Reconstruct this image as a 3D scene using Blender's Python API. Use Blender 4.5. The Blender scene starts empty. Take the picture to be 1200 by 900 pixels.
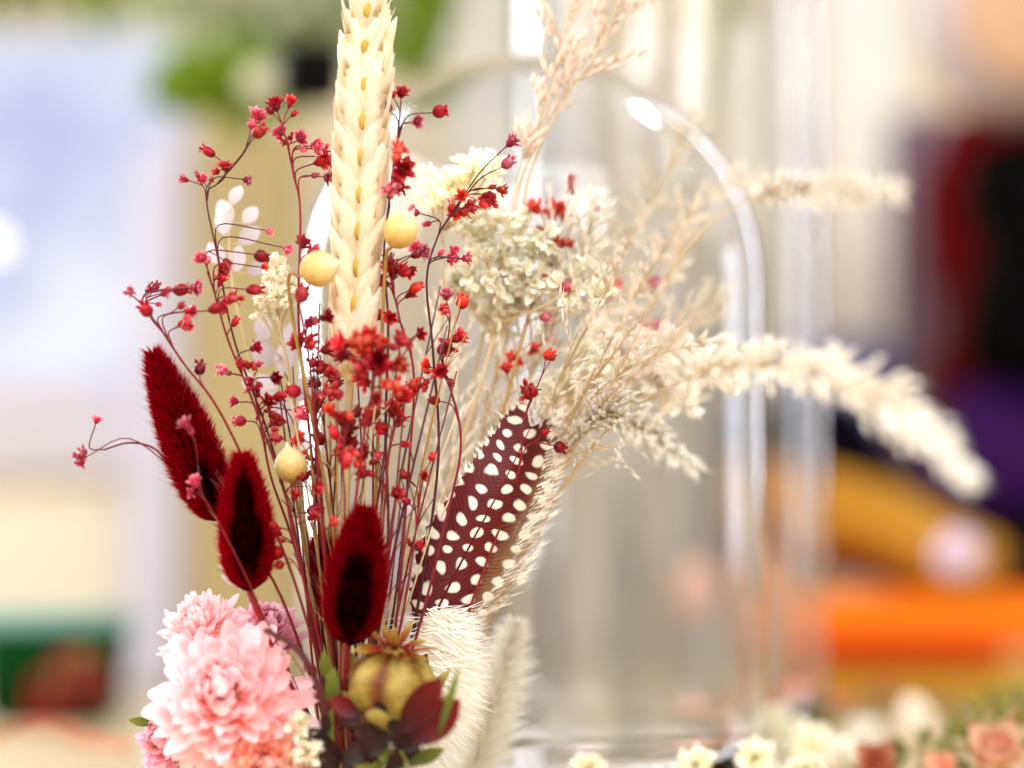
import bpy, math, random
from mathutils import Vector, Matrix, Quaternion, noise
R = random.Random(7)
sc = bpy.context.scene
COL = sc.collection
V = Vector
# ------------------------------------------------------------------ camera
FPX = 2833.0
TH = math.atan(280/FPX)
H = 0.045
CAM = V((0, 0, H))
FW = V((0, math.cos(TH), math.sin(TH)))
UP = V((0, -math.sin(TH), math.cos(TH)))
RT = V((1, 0, 0))
D0 = 0.567
def P(x, y, D=D0):
    return CAM + (FW + RT*((x-600)/FPX) + UP*((450-y)/FPX))*D
def S(px, D=D0):
    return px*D/FPX
cd = bpy.data.cameras.new('camera')
cam = bpy.data.objects.new('camera', cd); COL.objects.link(cam)
cam.location = CAM
cam.rotation_euler = (math.pi/2+TH, 0, 0)
cd.lens = 85; cd.sensor_width = 36
cd.clip_start = 0.01; cd.clip_end = 50
cd.dof.use_dof = True; cd.dof.focus_distance = 0.573; cd.dof.aperture_fstop = 3.5
sc.camera = cam

# ------------------------------------------------------------------ mesh helper
def lin(c):
    return tuple(((v/255)/12.92 if v/255 <= 0.04045 else ((v/255+0.055)/1.055)**2.4) for v in c)
class MB:
    def __init__(s): s.v = []; s.f = []; s.g = []
    def add(s, vs, fs, g=0.0):
        o = len(s.v); s.v += [tuple(p) for p in vs]
        s.g += list(g) if isinstance(g, (list, tuple)) else [g]*len(vs)
        s.f += [tuple(i+o for i in f) for f in fs]
    def tube(s, pts, r0, r1=None, n=5, g0=0.0, g1=1.0):
        if r1 is None: r1 = r0
        pts = [V(p) for p in pts]; m = len(pts)
        vs = []; gs = []; nrm = None
        for i, p in enumerate(pts):
            t = (pts[min(i+1, m-1)]-pts[max(i-1, 0)])
            if t.length < 1e-9: t = V((0, 0, 1))
            t.normalize()
            if nrm is None: nrm = t.orthogonal().normalized()
            nrm = (nrm-t*nrm.dot(t)).normalized(); b = t.cross(nrm)
            k = i/(m-1); r = r0+(r1-r0)*k if not callable(r0) else r0(k)
            for j in range(n):
                a = 2*math.pi*j/n
                vs.append(p+(nrm*math.cos(a)+b*math.sin(a))*r); gs.append(g0+(g1-g0)*k)
        fs = []
        for i in range(m-1):
            for j in range(n):
                fs.append((i*n+j, i*n+(j+1) % n, (i+1)*n+(j+1) % n, (i+1)*n+j))
        fs.append(tuple(range(n))[::-1]); fs.append(tuple((m-1)*n+j for j in range(n)))
        s.add(vs, fs, gs)
    def lathe(s, base, axis, prof, n=12, squash=1.0, g=None):
        # prof: list of (r, h) along the axis from base
        axis = V(axis).normalized(); a1 = axis.orthogonal().normalized(); a2 = axis.cross(a1)
        vs = []; gs = []; m = len(prof)
        for i, (r, h) in enumerate(prof):
            for j in range(n):
                a = 2*math.pi*j/n
                vs.append(V(base)+axis*h+(a1*math.cos(a)+a2*math.sin(a)*squash)*r); gs.append(i/(m-1) if g is None else g)
        fs = []
        for i in range(m-1):
            for j in range(n):
                fs.append((i*n+j, i*n+(j+1) % n, (i+1)*n+(j+1) % n, (i+1)*n+j))
        if prof[0][0] > 1e-7: fs.append(tuple(range(n))[::-1])
        if prof[-1][0] > 1e-7: fs.append(tuple((m-1)*n+j for j in range(n)))
        s.add(vs, fs, gs)
    def ell(s, c, axis, rl, rw, n=8, m=6, squash=1.0, point=0.0):
        prof = []
        for i in range(m+1):
            t = math.pi*i/m
            w = math.sin(t)
            if point: w *= 1-point*max(0, -math.cos(t))
            prof.append((max(rw*w, 1e-6), -rl*math.cos(t)+0))
        s.lathe(V(c), axis, prof, n, squash)
    def petal(s, base, d, up, L, W, cup=0.3, curl=0.0, nu=5, shape=0.55, tipn=0.0, rnd=False):
        # d direction, up = upper side normal; curl bends toward up
        d = V(d).normalized(); up = (V(up)-d*V(up).dot(d)).normalized(); sd = d.cross(up)
        vs = []; gs = []
        p = V(base); ang = 0
        for i in range(nu+1):
            k = i/nu
            if rnd:
                k = 1-max(0.0, 1-k)**1.7
                w = W*(.28+.72*(k/shape)**.8 if k < shape else math.sqrt(max(0, 1-((k-shape)/(1-shape))**2)))
                w = max(w, W*.12)
            else:
                w = W*(math.sin(math.pi*min(1, (k*0.5/shape if k < shape else 0.5+0.5*(k-shape)/(1-shape))*0.98+0.02)))**0.7
                w = max(w, W*0.05)
            dd = d*math.cos(ang)+up*math.sin(ang); uu = up*math.cos(ang)-d*math.sin(ang)
            for q in (-1, -0.5, 0, 0.5, 1):
                vs.append(p+sd*w*0.5*q+uu*(cup*w*0.5*q*q)); gs.append(k)
            k1 = 1-max(0.0, 1-(i+1)/nu)**1.7 if rnd else (i+1)/nu
            p = p+dd*(L*(k1-k)); ang += curl*(k1-k)
        fs = []
        for i in range(nu):
            for j in range(4):
                fs.append((i*5+j, i*5+j+1, (i+1)*5+j+1, (i+1)*5+j))
        s.add(vs, fs, gs)
    def hair(s, p, d, L, w, bend=None, g0=0.0, g1=1.0):
        p = V(p); d = V(d).normalized()
        side = d.cross(V((R.uniform(-1, 1), R.uniform(-1, 1), R.uniform(-1, 1))))
        if side.length < 1e-4: side = d.orthogonal()
        side = side.normalized()*w*0.5
        e = (bend or V((0, 0, 0)))
        m = p+d*L*0.5+e*0.25*L; t = p+d*L+e*L
        s.add([p-side, p+side, m+side*0.8, m-side*0.8, t], [(0, 1, 2, 3), (3, 2, 4)], [g0, g0, (g0+g1)/2, (g0+g1)/2, g1])
    def box(s, c, hx, hy, hz, rot=None):
        vs = []
        for z in (-1, 1):
            for y in (-1, 1):
                for x in (-1, 1):
                    q = V((x*hx, y*hy, z*hz))
                    if rot: q = rot @ q
                    vs.append(V(c)+q)
        s.add(vs, [(0, 2, 3, 1), (4, 5, 7, 6), (0, 1, 5, 4), (2, 6, 7, 3), (0, 4, 6, 2), (1, 3, 7, 5)])
    def build(s, name, mat, parent=None, smooth=True, bevel=0):
        me = bpy.data.meshes.new(name)
        # keep object origin near its geometry
        if parent is not None: o0 = V(parent.matrix_world_loc)if hasattr(parent, 'matrix_world_loc') else V(parent.get('_o', (0, 0, 0)))
        else: o0 = V(s.v[0])
        me.from_pydata([tuple(V(p)-o0) for p in s.v], [], s.f)
        at = me.attributes.new('g', 'FLOAT', 'POINT'); at.data.foreach_set('value', s.g)
        if smooth: me.polygons.foreach_set('use_smooth', [True]*len(me.polygons))
        me.materials.append(mat); me.update()
        o = bpy.data.objects.new(name, me); COL.objects.link(o)
        if parent is not None:
            o.parent = parent
        else: o.location = o0
        o['_o'] = tuple(o0)
        if bevel:
            b = o.modifiers.new('bevel', 'BEVEL'); b.width = bevel; b.segments = 3
        return o
def tag(o, label, cat, group=None, kind=None):
    if label: o['label'] = label
    if cat: o['category'] = cat
    if group: o['group'] = group
    if kind: o['kind'] = kind
    return o
def thing(name, label, cat, loc, group=None):
    o = bpy.data.objects.new(name, None); COL.objects.link(o); o.location = loc
    o.empty_display_size = 0.005
    o['_o'] = tuple(loc)
    o['kind'] = 'thing'
    return tag(o, label, cat, group)
def struct(o): o['kind'] = 'structure'; return o

# ------------------------------------------------------------------ materials
def mat(name, cols, rough=0.6, vary=.15, trans=0.0, var=0.25, nscale=60, spec=0.3, bump=0.0, attr=True, emit=None, estr=0):
    """cols: list of (pos, rgb255) along the attribute g; noise adds lightness variation"""
    m = bpy.data.materials.new(name); m.use_nodes = True
    nt = m.node_tree; n = nt.nodes; l = nt.links
    b = n['Principled BSDF']; out = n['Material Output']
    a = n.new('ShaderNodeAttribute'); a.attribute_name = 'g'
    tc = n.new('ShaderNodeTexCoord')
    nz = n.new('ShaderNodeTexNoise'); nz.inputs['Scale'].default_value = nscale; nz.inputs['Detail'].default_value = 4
    l.new(tc.outputs['Object'], nz.inputs['Vector'])
    add = n.new('ShaderNodeMath'); add.operation = 'MULTIPLY_ADD'
    l.new(nz.outputs['Fac'], add.inputs[0]); add.inputs[1].default_value = var; 
    sub = n.new('ShaderNodeMath'); sub.operation = 'SUBTRACT'; l.new(a.outputs['Fac'], sub.inputs[0]); sub.inputs[1].default_value = var*0.5
    l.new(sub.outputs[0], add.inputs[2])
    cr = n.new('ShaderNodeValToRGB')
    if not isinstance(cols, list): cols = [(0, cols), (1, tuple(min(255, c*1.12) for c in cols))]
    while len(cr.color_ramp.elements) < len(cols): cr.color_ramp.elements.new(0.5)
    for e, (p, c) in zip(cr.color_ramp.elements, cols):
        e.position = p; e.color = (*lin(c), 1)
    l.new(add.outputs[0], cr.inputs['Fac'])
    # per-object brightness variation
    oi = n.new('ShaderNodeObjectInfo')
    mr = n.new('ShaderNodeMapRange'); mr.inputs['To Min'].default_value = 1-vary; mr.inputs['To Max'].default_value = 1+vary
    l.new(oi.outputs['Random'], mr.inputs['Value'])
    hs = n.new('ShaderNodeHueSaturation'); l.new(cr.outputs['Color'], hs.inputs['Color']); l.new(mr.outputs[0], hs.inputs['Value'])
    l.new(hs.outputs['Color'], b.inputs['Base Color'])
    b.inputs['Roughness'].default_value = rough; b.inputs['Specular IOR Level'].default_value = spec
    if bump:
        bp = n.new('ShaderNodeBump'); bp.inputs['Strength'].default_value = bump; bp.inputs['Distance'].default_value = 0.0005
        nz2 = n.new('ShaderNodeTexNoise'); nz2.inputs['Scale'].default_value = nscale*5; l.new(tc.outputs['Object'], nz2.inputs['Vector'])
        l.new(nz2.outputs['Fac'], bp.inputs['Height']); l.new(bp.outputs[0], b.inputs['Normal'])
    if emit:
        b.inputs['Emission Color'].default_value = (*lin(emit), 1); b.inputs['Emission Strength'].default_value = estr
    if trans > 0:
        t = n.new('ShaderNodeBsdfTranslucent'); l.new(hs.outputs['Color'], t.inputs['Color'])
        mx = n.new('ShaderNodeMixShader'); mx.inputs[0].default_value = trans
        l.new(b.outputs[0], mx.inputs[1]); l.new(t.outputs[0], mx.inputs[2]); l.new(mx.outputs[0], out.inputs['Surface'])
    return m
M = {}
M['stem_red'] = mat('stem_red', [(0, (120, 30, 30)), (0.6, (130, 18, 30)), (1, (110, 50, 55))], 0.5)
M['stem_dark'] = mat('stem_dark', [(0, (80, 25, 25)), (1, (90, 40, 48))], 0.5)
M['stem_gold'] = mat('stem_gold', [(0, (170, 120, 50)), (1, (190, 150, 85))], 0.5, trans=0.2)
M['stem_cream'] = mat('stem_cream', [(0, (215, 185, 130)), (1, (235, 220, 185))], 0.5, trans=0.3)
M['stem_green'] = mat('stem_green', [(0, (110, 125, 30)), (1, (150, 160, 60))], 0.5, trans=0.2)
M['bloom_red'] = mat('bloom_red', [(0, (110, 5, 12)), (0.5, (195, 14, 24)), (1, (236, 104, 112))], 0.45, trans=0.3, nscale=600, vary=.4, var=.6)
M['bloom_orange'] = mat('bloom_orange', [(0, (150, 10, 8)), (0.5, (215, 48, 26)), (1, (240, 132, 108))], 0.45, trans=0.3, nscale=600, vary=.4, var=.6)
M['bloom_pink'] = mat('bloom_pink', [(0, (150, 15, 40)), (0.5, (205, 55, 88)), (1, (246, 172, 184))], 0.45, trans=0.35, nscale=600, vary=.4, var=.6)
M['bloom_crimson'] = mat('bloom_crimson', [(0, (80, 0, 12)), (0.5, (150, 5, 28)), (1, (190, 30, 55))], 0.4, trans=0.2, nscale=600, vary=.4, var=.6)
M['wheat'] = mat('wheat', [(0, (228, 200, 138)), (0.3, (246, 228, 196)), (1, (252, 241, 222))], 0.55, trans=0.3, nscale=250, var=0.55, bump=.5)
M['wheat_in'] = mat('wheat_in', [(0, (205, 165, 50)), (1, (225, 195, 100))], 0.5, trans=0.3, nscale=250)
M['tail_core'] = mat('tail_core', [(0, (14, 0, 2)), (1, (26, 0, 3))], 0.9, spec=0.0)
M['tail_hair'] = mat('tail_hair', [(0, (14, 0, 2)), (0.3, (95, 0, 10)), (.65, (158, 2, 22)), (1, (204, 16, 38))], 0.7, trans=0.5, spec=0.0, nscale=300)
M['tail_awn'] = mat('tail_awn', [(0, (150, 60, 60)), (1, (225, 190, 175))], 0.6, trans=0.5)
M['pod_cream'] = mat('pod_cream', [(0, (196, 146, 50)), (0.5, (232, 206, 138)), (1, (252, 242, 210))], 0.5, trans=0.2, nscale=220, var=.7, bump=.7)
M['cluster'] = mat('cluster', [(0, (250, 240, 206)), (0.5, (254, 250, 228)), (1, (255, 253, 244))], 0.6, trans=0.15, nscale=400)
M['grass'] = mat('grass', [(0, (224, 204, 176)), (0.5, (247, 239, 228)), (1, (254, 251, 246))], 0.6, trans=0.2, nscale=200, var=0.3)
M['grass_white'] = mat('grass_white', [(0, (242, 232, 214)), (0.5, (252, 247, 238)), (1, (254, 253, 250))], 0.6, trans=0.2, nscale=200, var=0.2)
M['grass_rose'] = mat('grass_rose', [(0, (205, 160, 120)), (0.5, (238, 218, 200)), (1, (248, 238, 230))], 0.6, trans=0.2, nscale=200, var=0.3)
M['pale_leaf'] = mat('pale_leaf', [(0, (200, 184, 186)), (1, (226, 214, 220))], 0.5, trans=0.35, nscale=100)
M['pink_petal'] = mat('pink_petal', [(0, (232, 112, 96)), (0.3, (249, 208, 202)), (1, (252, 226, 232))], 0.55, trans=0.35, nscale=150, var=0.3)
M['pink_deep'] = mat('pink_deep', [(0, (222, 90, 110)), (0.4, (248, 176, 196)), (1, (252, 216, 232))], 0.55, trans=0.35, nscale=150)
M['peach_petal'] = mat('peach_petal', [(0, (240, 120, 60)), (0.4, (250, 190, 150)), (1, (252, 212, 204))], 0.55, trans=0.35, nscale=150)
M['floret'] = mat('floret', [(0, (200, 60, 40)), (1, (240, 170, 90))], 0.6)
M['floret_red'] = mat('floret_red', [(0, (150, 16, 22)), (1, (205, 44, 44))], 0.6)
M['nig_body'] = mat('nig_body', [(0, (84, 12, 12)), (.35, (118, 66, 26)), (0.65, (150, 122, 48)), (1, (192, 170, 90))], 0.45, trans=0.15, nscale=160, var=1.0, bump=.8)
M['nig_crown'] = mat('nig_crown', [(0, (84, 6, 8)), (0.4, (130, 24, 14)), (.65, (140, 88, 26)), (1, (186, 158, 70))], 0.5, trans=0.2)
M['maroon'] = mat('maroon', [(0, (50, 4, 8)), (1, (120, 10, 18))], 0.5, trans=0.15)
M['dark_leaf'] = mat('dark_leaf', [(0, (22, 20, 14)), (1, (60, 18, 20))], 0.5)
M['leaf_green'] = mat('leaf_green', [(0, (78, 88, 24)), (1, (128, 138, 56))], 0.5, trans=0.3)
M['leaf_olive'] = mat('leaf_olive', [(0, (98, 98, 38)), (1, (158, 152, 80))], 0.5, trans=0.3)
M['down'] = mat('down', [(0, (250, 246, 236)), (1, (254, 252, 248))], 0.7, trans=0.25, nscale=100)

M['husk_olive'] = mat('husk_olive', [(0, (96, 20, 14)), (.35, (150, 122, 44)), (1, (212, 192, 112))], .6, trans=.15, nscale=200, var=.9, bump=.6)
# ------------------------------------------------------------------ curve helper
def smooth_path(pts, n=8):
    """Catmull-Rom through points"""
    pts = [V(p) for p in pts]
    if len(pts) < 3: 
        return [pts[0].lerp(pts[-1], i/n) for i in range(n+1)]
    q = [pts[0]*2-pts[1]]+pts+[pts[-1]*2-pts[-2]]
    out = []
    for i in range(1, len(q)-2):
        for k in range(n):
            t = k/n
            a, b, c, d = q[i-1], q[i], q[i+1], q[i+2]
            out.append(0.5*((2*b)+(c-a)*t+(2*a-5*b+4*c-d)*t*t+(3*b-3*c+d-a)*t**3))
    out.append(pts[-1])
    return out
BX, BY = 408, 945
def basep(j=1.0):
    return P(BX+R.uniform(-22, 22)*j, BY, D0+0.012+R.uniform(-0.006, 0.006))
def rv(s=1.0):
    return V((R.uniform(-s, s), R.uniform(-s, s), R.uniform(-s, s)))

# ------------------------------------------------------------------ tiny red blooms (shared meshes)
def bloom_mesh(kind):
    b = MB(); r = 0.0012
    up = V((0, 0, 1))
    if kind == 'bud':
        b.ell((0, 0, r*1.1), up, r*1.25, r*1.05, 8, 6)
        for i in range(5):
            a = 2*math.pi*i/5+0.3
            d = V((math.cos(a), math.sin(a), 0))
            b.petal(d*r*0.55+up*r*1.7, (d*0.5+up).normalized(), -d, r*1.1, r*0.75, 0.3, -0.5, 3)
    elif kind == 'open':
        b.lathe((0, 0, 0), up, [(r*0.2, 0), (r*0.75, r*0.6), (r*0.7, r*1.2), (r*0.2, r*1.4)], 7, g=0.2)
        for k, (n, t, L) in enumerate(((6, 1.0, 2.0), (5, 0.55, 1.7), (3, 0.2, 1.2))):
            for i in range(n):
                a = 2*math.pi*(i+0.4*k)/n+R.uniform(-.2, .2)
                d = V((math.cos(a), math.sin(a), 0)); dd = (d*math.sin(t)+up*math.cos(t))
                b.petal(up*r*(0.7+0.2*k)+d*r*0.3, dd, up*math.sin(t)-d*math.cos(t), r*L, r*1.05, 0.35, R.uniform(-.2, .6), 4)
    else:  # ragged cluster of two or three
        for q in range(3):
            c = V((R.uniform(-1, 1), R.uniform(-1, 1), R.uniform(0, 1.2)))*r*1.1
            b.ell(c, up+rv(0.5), r*0.9, r*0.75, 7, 5)
            for i in range(5):
                d = V((R.uniform(-1, 1), R.uniform(-1, 1), R.uniform(-0.2, 1))).normalized()
                b.petal(c+d*r*0.5, d, d.orthogonal(), r*1.3, r*0.85, 0.3, R.uniform(-.4, .6), 3)
    return b
BL = {}
for mk in ('red', 'orange', 'pink', 'crimson'):
    for kd in ('bud', 'open', 'ragged'):
        for vi in range(4):
            b = bloom_mesh(kd)
            me = bpy.data.meshes.new('bloom'); me.from_pydata(b.v, [], b.f)
            at = me.attributes.new('g', 'FLOAT', 'POINT'); at.data.foreach_set('value', b.g)
            me.polygons.foreach_set('use_smooth', [True]*len(me.polygons)); me.materials.append(M['bloom_'+mk])
            BL[(mk, kd, vi)] = me
def bloom(parent, p, d, mk, kd, sc_=1.0):
    o = bpy.data.objects.new('bud' if kd == 'bud' else 'bloom', BL[(mk, kd, R.randrange(4))]); COL.objects.link(o)
    o.parent = parent; o.location = V(p)-V(parent['_o'])
    q = V((0, 0, 1)).rotation_difference(V(d).normalized()); o.rotation_mode = 'QUATERNION'
    o.rotation_quaternion = q @ Quaternion((0, 0, 1), R.uniform(0, 6.28)); o.scale = (sc_*R.uniform(.8, 1.12), sc_*R.uniform(.8, 1.12), sc_*R.uniform(.8, 1.25))
def sprig(label, path, blooms, D=D0, D1=None, cols=('red', 'red', 'crimson', 'orange'), stem='stem_red', thick=0.00042, name='red_gypsophila', size=1.0, tobase=True, extra=0):
    """path: px points root->tip; blooms: (x,y[,kind[,col[,scale]]])"""
    D1 = D if D1 is None else D1
    n = len(path)
    pts = [P(x, y, D+(D1-D)*i/(n-1)) for i, (x, y) in enumerate(path)]
    if tobase: pts = [basep()]+pts
    sm = smooth_path(pts, 8)
    root = thing(name, label, 'dried flower', sm[0], 'sprigs of small red flowers in the bouquet')
    mb = MB(); mb.tube(sm, thick, thick*0.55, 5)
    ends = []
    def px(p):
        q = p-CAM; d = q.dot(FW); return 600+FPX*q.x/d, 450-FPX*q.dot(UP)/d, d
    spx = [px(p) for p in sm]
    bl = list(blooms)
    for _ in range(extra):
        i = R.randrange(len(sm)//3, len(sm)); x, y, d = spx[i]
        bl.append((x+R.uniform(-22, 22), y-R.uniform(8, 34)))
    for t in bl:
        x, y = t[0], t[1]
        kd = t[2] if len(t) > 2 and t[2] else R.choice(['bud', 'open', 'open', 'ragged'])
        mk = t[3] if len(t) > 3 and t[3] else R.choice(cols)
        scl = (t[4] if len(t) > 4 else R.uniform(0.85, 1.2))*size
        # attach: stem point that lies below, near
        best, bi = 1e9, 0
        for i, (sx, sy, sd) in enumerate(spx):
            dy = sy-y; dist = math.hypot(sx-x, dy)
            cost = dist+(60 if dy < 10 else 0)+(max(0, 25-dy))*1.5
            if cost < best: best, bi = cost, i
        sp = sm[bi]; dd = spx[bi][2]
        e = P(x, y, dd+R.uniform(-0.005, 0.004))
        tang = (sm[min(bi+1, len(sm)-1)]-sm[max(bi-1, 0)]).normalized()
        L = (e-sp).length
        if L > 0.0008:
            mid = sp+tang*L*0.45+(e-sp)*0.18+rv(L*0.06)
            br = smooth_path([sp, mid, e], 5)
            mb.tube(br, thick*0.6, thick*0.42, 4, 0.5, 1)
            dr = (br[-1]-br[-2]).normalized()
            # side twig with small bud
            if L > 0.006 and R.random() < 0.45 and len(bl) > 2:
                k = br[len(br)//2]; e2 = k+(dr+rv(0.7)).normalized()*L*0.35
                mb.tube([k, k.lerp(e2, 0.5)+dr*L*0.04, e2], thick*0.4, thick*0.35, 4)
                ends.append((e2, (e2-k), mk, 'bud', scl*0.6))
        else: dr = tang
        ends.append((e, dr+rv(0.25), mk, kd, scl))
    mb.build('stem', M[stem], root)
    for e in ends[:95]: bloom(root, *e)
    return root

# ------------------------------------------------------------------ the named sprigs of red flowers
O = 'open'; B_ = 'bud'; G = 'ragged'
sprig('thin red sprig curling out furthest left past the big red bunny tail', [(330, 700), (262, 610), (200, 545), (178, 524), (150, 519), (122, 527)],
      [(100, 536, G, 'pink', 1.0), (112, 497, O, 'pink', 0.9)], 0.565, thick=0.0004)
sprig('red flower sprig reaching up left above the tip of the big bunny tail', [(370, 760), (330, 640), (262, 490), (215, 425), (188, 385), (163, 352)],
      [(153, 345, G, 'pink', .8), (172, 342, B_, 'crimson'), (175, 368, B_, 'crimson', 1.2), (188, 346, O, 'pink', .8), (204, 341, B_, 'crimson', 1.3), (221, 337, O, 'pink', 1.1), (234, 437, B_, 'crimson', 1.1), (216, 365, O), (219, 381, G), (245, 364, B_, 'crimson', 1.2)], 0.565)
sprig('dense red sprig standing left of the cream flower cluster', [(375, 770), (340, 600), (300, 480), (268, 400), (252, 345), (243, 318)],
      [(239, 307, O, 'pink'), (259, 323, O, 'pink', .9), (271, 347, G, 'red', 1.4), (289, 339, B_, 'red', 1.2), (298, 298, B_, 'crimson', 1.2), (305, 313, O, 'orange', .8), (292, 410, O), (264, 437, G, 'pink'), (283, 430, G), (272, 382, B_)], 0.567, extra=2)
sprig('airy pink sprig rising over the pale background left of the wheat', [(360, 690), (318, 520), (275, 400), (255, 300), (242, 232), (255, 215)],
      [(222, 212, O, 'pink', .9), (239, 212, O, 'pink', .9), (251, 182, B_, 'crimson', 1.1), (264, 201, O, 'red', 1.1), (284, 210, O, 'pink', .9), (298, 160, B_, 'red', 1.3), (298, 146, O, 'pink', 1.4), (332, 290, O, 'pink', .8), (312, 270, B_, 'pink', .6)], 0.571, thick=0.00035, stem='stem_dark')
sprig('tall red sprig with top blooms beside the tip of the wheat', [(385, 720), (362, 500), (350, 380), (352, 250), (344, 205), (338, 175)],
      [(325, 131, O, 'crimson', 1.2), (338, 127, O, 'red', 1.0), (331, 157, O, 'pink'), (336, 166, G, 'crimson'), (349, 165, O, 'pink'), (364, 171, O, 'pink', 1.1), (374, 183, G, 'red', 1.2), (367, 192, O, 'red', 1.2), (379, 207, O, 'pink'), (353, 291, O, 'crimson', 1.2), (362, 297, O, 'pink'), (392, 178, B_)], 0.572)
sprig('straight red sprig close along the left side of the wheat', [(392, 800), (378, 620), (368, 480), (362, 420), (353, 372)],
      [(351, 349, B_, 'red', 1.5), (352, 404, O), (366, 405, G, 'red', 1.3), (376, 412, O, 'red', 1.2), (369, 430, G, 'crimson', 1.3), (380, 440, O), (362, 380, O, 'pink'), (375, 374, O), (384, 460, G), (352, 460, B_), (362, 492, O, 'pink', 1.1), (370, 470, B_)], 0.562, extra=3)
sprig('thick red and orange clump of blooms in front of the wheat stem', [(402, 830), (412, 640), (425, 520), (436, 460), (440, 430)],
      [(410, 405, O, 'red', 1.5), (424, 397, G, 'orange', 1.6), (436, 405, O, 'red', 1.6), (448, 412, G, 'orange', 1.5), (430, 428, G, 'red', 1.6), (441, 440, O, 'red', 1.5), (455, 432, O, 'orange', 1.4), (452, 455, G, 'orange', 1.3), (466, 402, G, 'red', 1.3), (415, 418, O, 'crimson', 1.4), (438, 468, O, 'red'), (428, 450, G, 'red', 1.2), (444, 420, O, 'crimson', 1.5), (434, 414, G, 'orange', 1.5)], 0.556, thick=0.0005)
sprig('dark stemmed red sprig rising right beside the wheat ear', [(450, 700), (452, 500), (455, 380), (450, 300), (458, 220), (466, 165)],
      [(470, 115, O, 'red', 1.1), (457, 131, B_, 'pink', 1.2), (485, 143, O, 'pink', .9), (507, 132, B_, 'crimson', 1.3), (468, 178, G, 'orange', 1.3), (471, 198, O, 'red', 1.4), (466, 212, G, 'red', 1.2), (455, 232, O, 'red'), (459, 218, G, 'pink', 1.1), (449, 250, O), (452, 275, G, 'red')], 0.567, stem='stem_dark')
sprig('red sprig crossing behind the round cream pod beside the wheat', [(460, 760), (478, 560), (485, 440), (470, 380), (462, 345)],
      [(455, 310, G, 'red', 1.4), (459, 328, O, 'orange', 1.3), (450, 333, G, 'red', 1.2), (474, 349, O, 'red'), (452, 369, B_, 'red', 1.3), (490, 296, O, 'pink', 1.1), (480, 340, B_, 'orange'), (468, 322, G, 'red', 1.3), (482, 300, B_)], 0.569, extra=2)
sprig('long dark branching sprig leaning right under the cream clusters', [(470, 800), (512, 560), (508, 420), (500, 330), (512, 280), (528, 252)],
      [(533, 245, G, 'orange', 1.3), (543, 243, O, 'red', 1.1), (553, 242, G, 'red', 1.0), (540, 230, O, 'orange', .9), (568, 228, G, 'red', 1.2), (581, 221, O, 'orange'), (593, 172, O, 'pink', 1.1), (590, 195, B_, 'pink'), (525, 301, G, 'pink', .9), (540, 303, O, 'pink', .9), (492, 250, O, 'pink', 1.1), (493, 294, O, 'pink', 1.1)], 0.574, stem='stem_dark')
sprig('short red sprig between the bloom clump and the spotted feather', [(470, 800), (525, 600), (540, 510), (520, 430), (522, 415)],
      [(519, 411, G, 'crimson', 1.2), (529, 400, O, 'red', 1.2), (523, 352, O, 'pink'), (540, 361, B_, 'orange', 1.4), (522, 365, G, 'red', .9), (504, 430, O), (518, 436, O, 'red'), (500, 445, G, 'orange', .9), (515, 470, B_)], 0.57, stem='stem_red')
sprig('orange red sprig leaning right above the spotted feather', [(500, 800), (560, 590), (590, 480), (606, 420), (625, 350), (640, 320)],
      [(632, 250, O, 'orange', 1.4), (646, 254, G, 'orange', 1.4), (661, 262, O, 'orange', 1.2), (668, 228, B_, 'pink', 1.5), (640, 300, O, 'orange', 1.2), (653, 293, G, 'orange', 1.3), (655, 339, B_, 'pink', 1.4), (621, 407, G, 'orange', 1.1), (600, 424, G, 'orange', 1.2), (595, 438, O, 'orange', 1.2), (592, 320, B_, 'red', 1.0), (634, 372, B_, 'pink')], 0.58, 0.6, stem='stem_gold', thick=0.0005)
sprig('blurred orange tipped sprig furthest right among the pale grasses', [(510, 820), (570, 640), (620, 520), (665, 440), (690, 400), (704, 370)],
      [(705, 350, G, 'orange', 1.7), (718, 343, O, 'orange', 1.6), (757, 335, B_, 'pink', 1.7), (745, 388, G, 'pink', 1.5), (757, 384, O, 'pink', 1.4), (640, 400, B_, 'red', .9), (650, 400, B_, 'pink', 1.1)], 0.585, 0.635, stem='stem_gold', thick=0.0006)
sprig('red sprig with one larger bloom on a curved stem over the feather tip', [(500, 840), (555, 700), (605, 560), (612, 500), (618, 480)],
      [(622, 466, G, 'red', 1.5), (650, 522, B_, 'crimson', 1.2), (640, 420, B_, 'orange')], 0.575, stem='stem_red')
sprig('low red sprig standing behind the tips of the two left bunny tails', [(385, 800), (345, 640), (318, 560), (306, 500), (300, 470)],
      [(302, 432, G, 'pink'), (317, 442, O, 'crimson'), (280, 471, O, 'pink', .9), (299, 462, G, 'red'), (325, 494, G, 'red', 1.3), (316, 500, O, 'orange'), (318, 514, G, 'red'), (287, 493, B_, 'pink'), (345, 481, B_)], 0.57, extra=4)
sprig('red sprig on dark stems low in front of the wheat stalk', [(398, 850), (402, 680), (404, 590), (402, 555)],
      [(400, 498, O, 'red', 1.2), (406, 515, G, 'red', 1.3), (399, 532, G, 'crimson', 1.3), (408, 505, O, 'crimson'), (394, 515, B_), (404, 545, B_, 'red', 1.4), (416, 488, B_, 'crimson'), (392, 490, O, 'orange')], 0.558, extra=2)
sprig('small sprig with pink buds lying across the big left bunny tail', [(300, 700), (255, 610), (238, 580), (232, 545)],
      [(223, 504, O, 'pink', 1.0), (232, 571, O, 'pink', 1.0), (226, 576, G, 'pink', .7)], 0.554, thick=0.00018)
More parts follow.
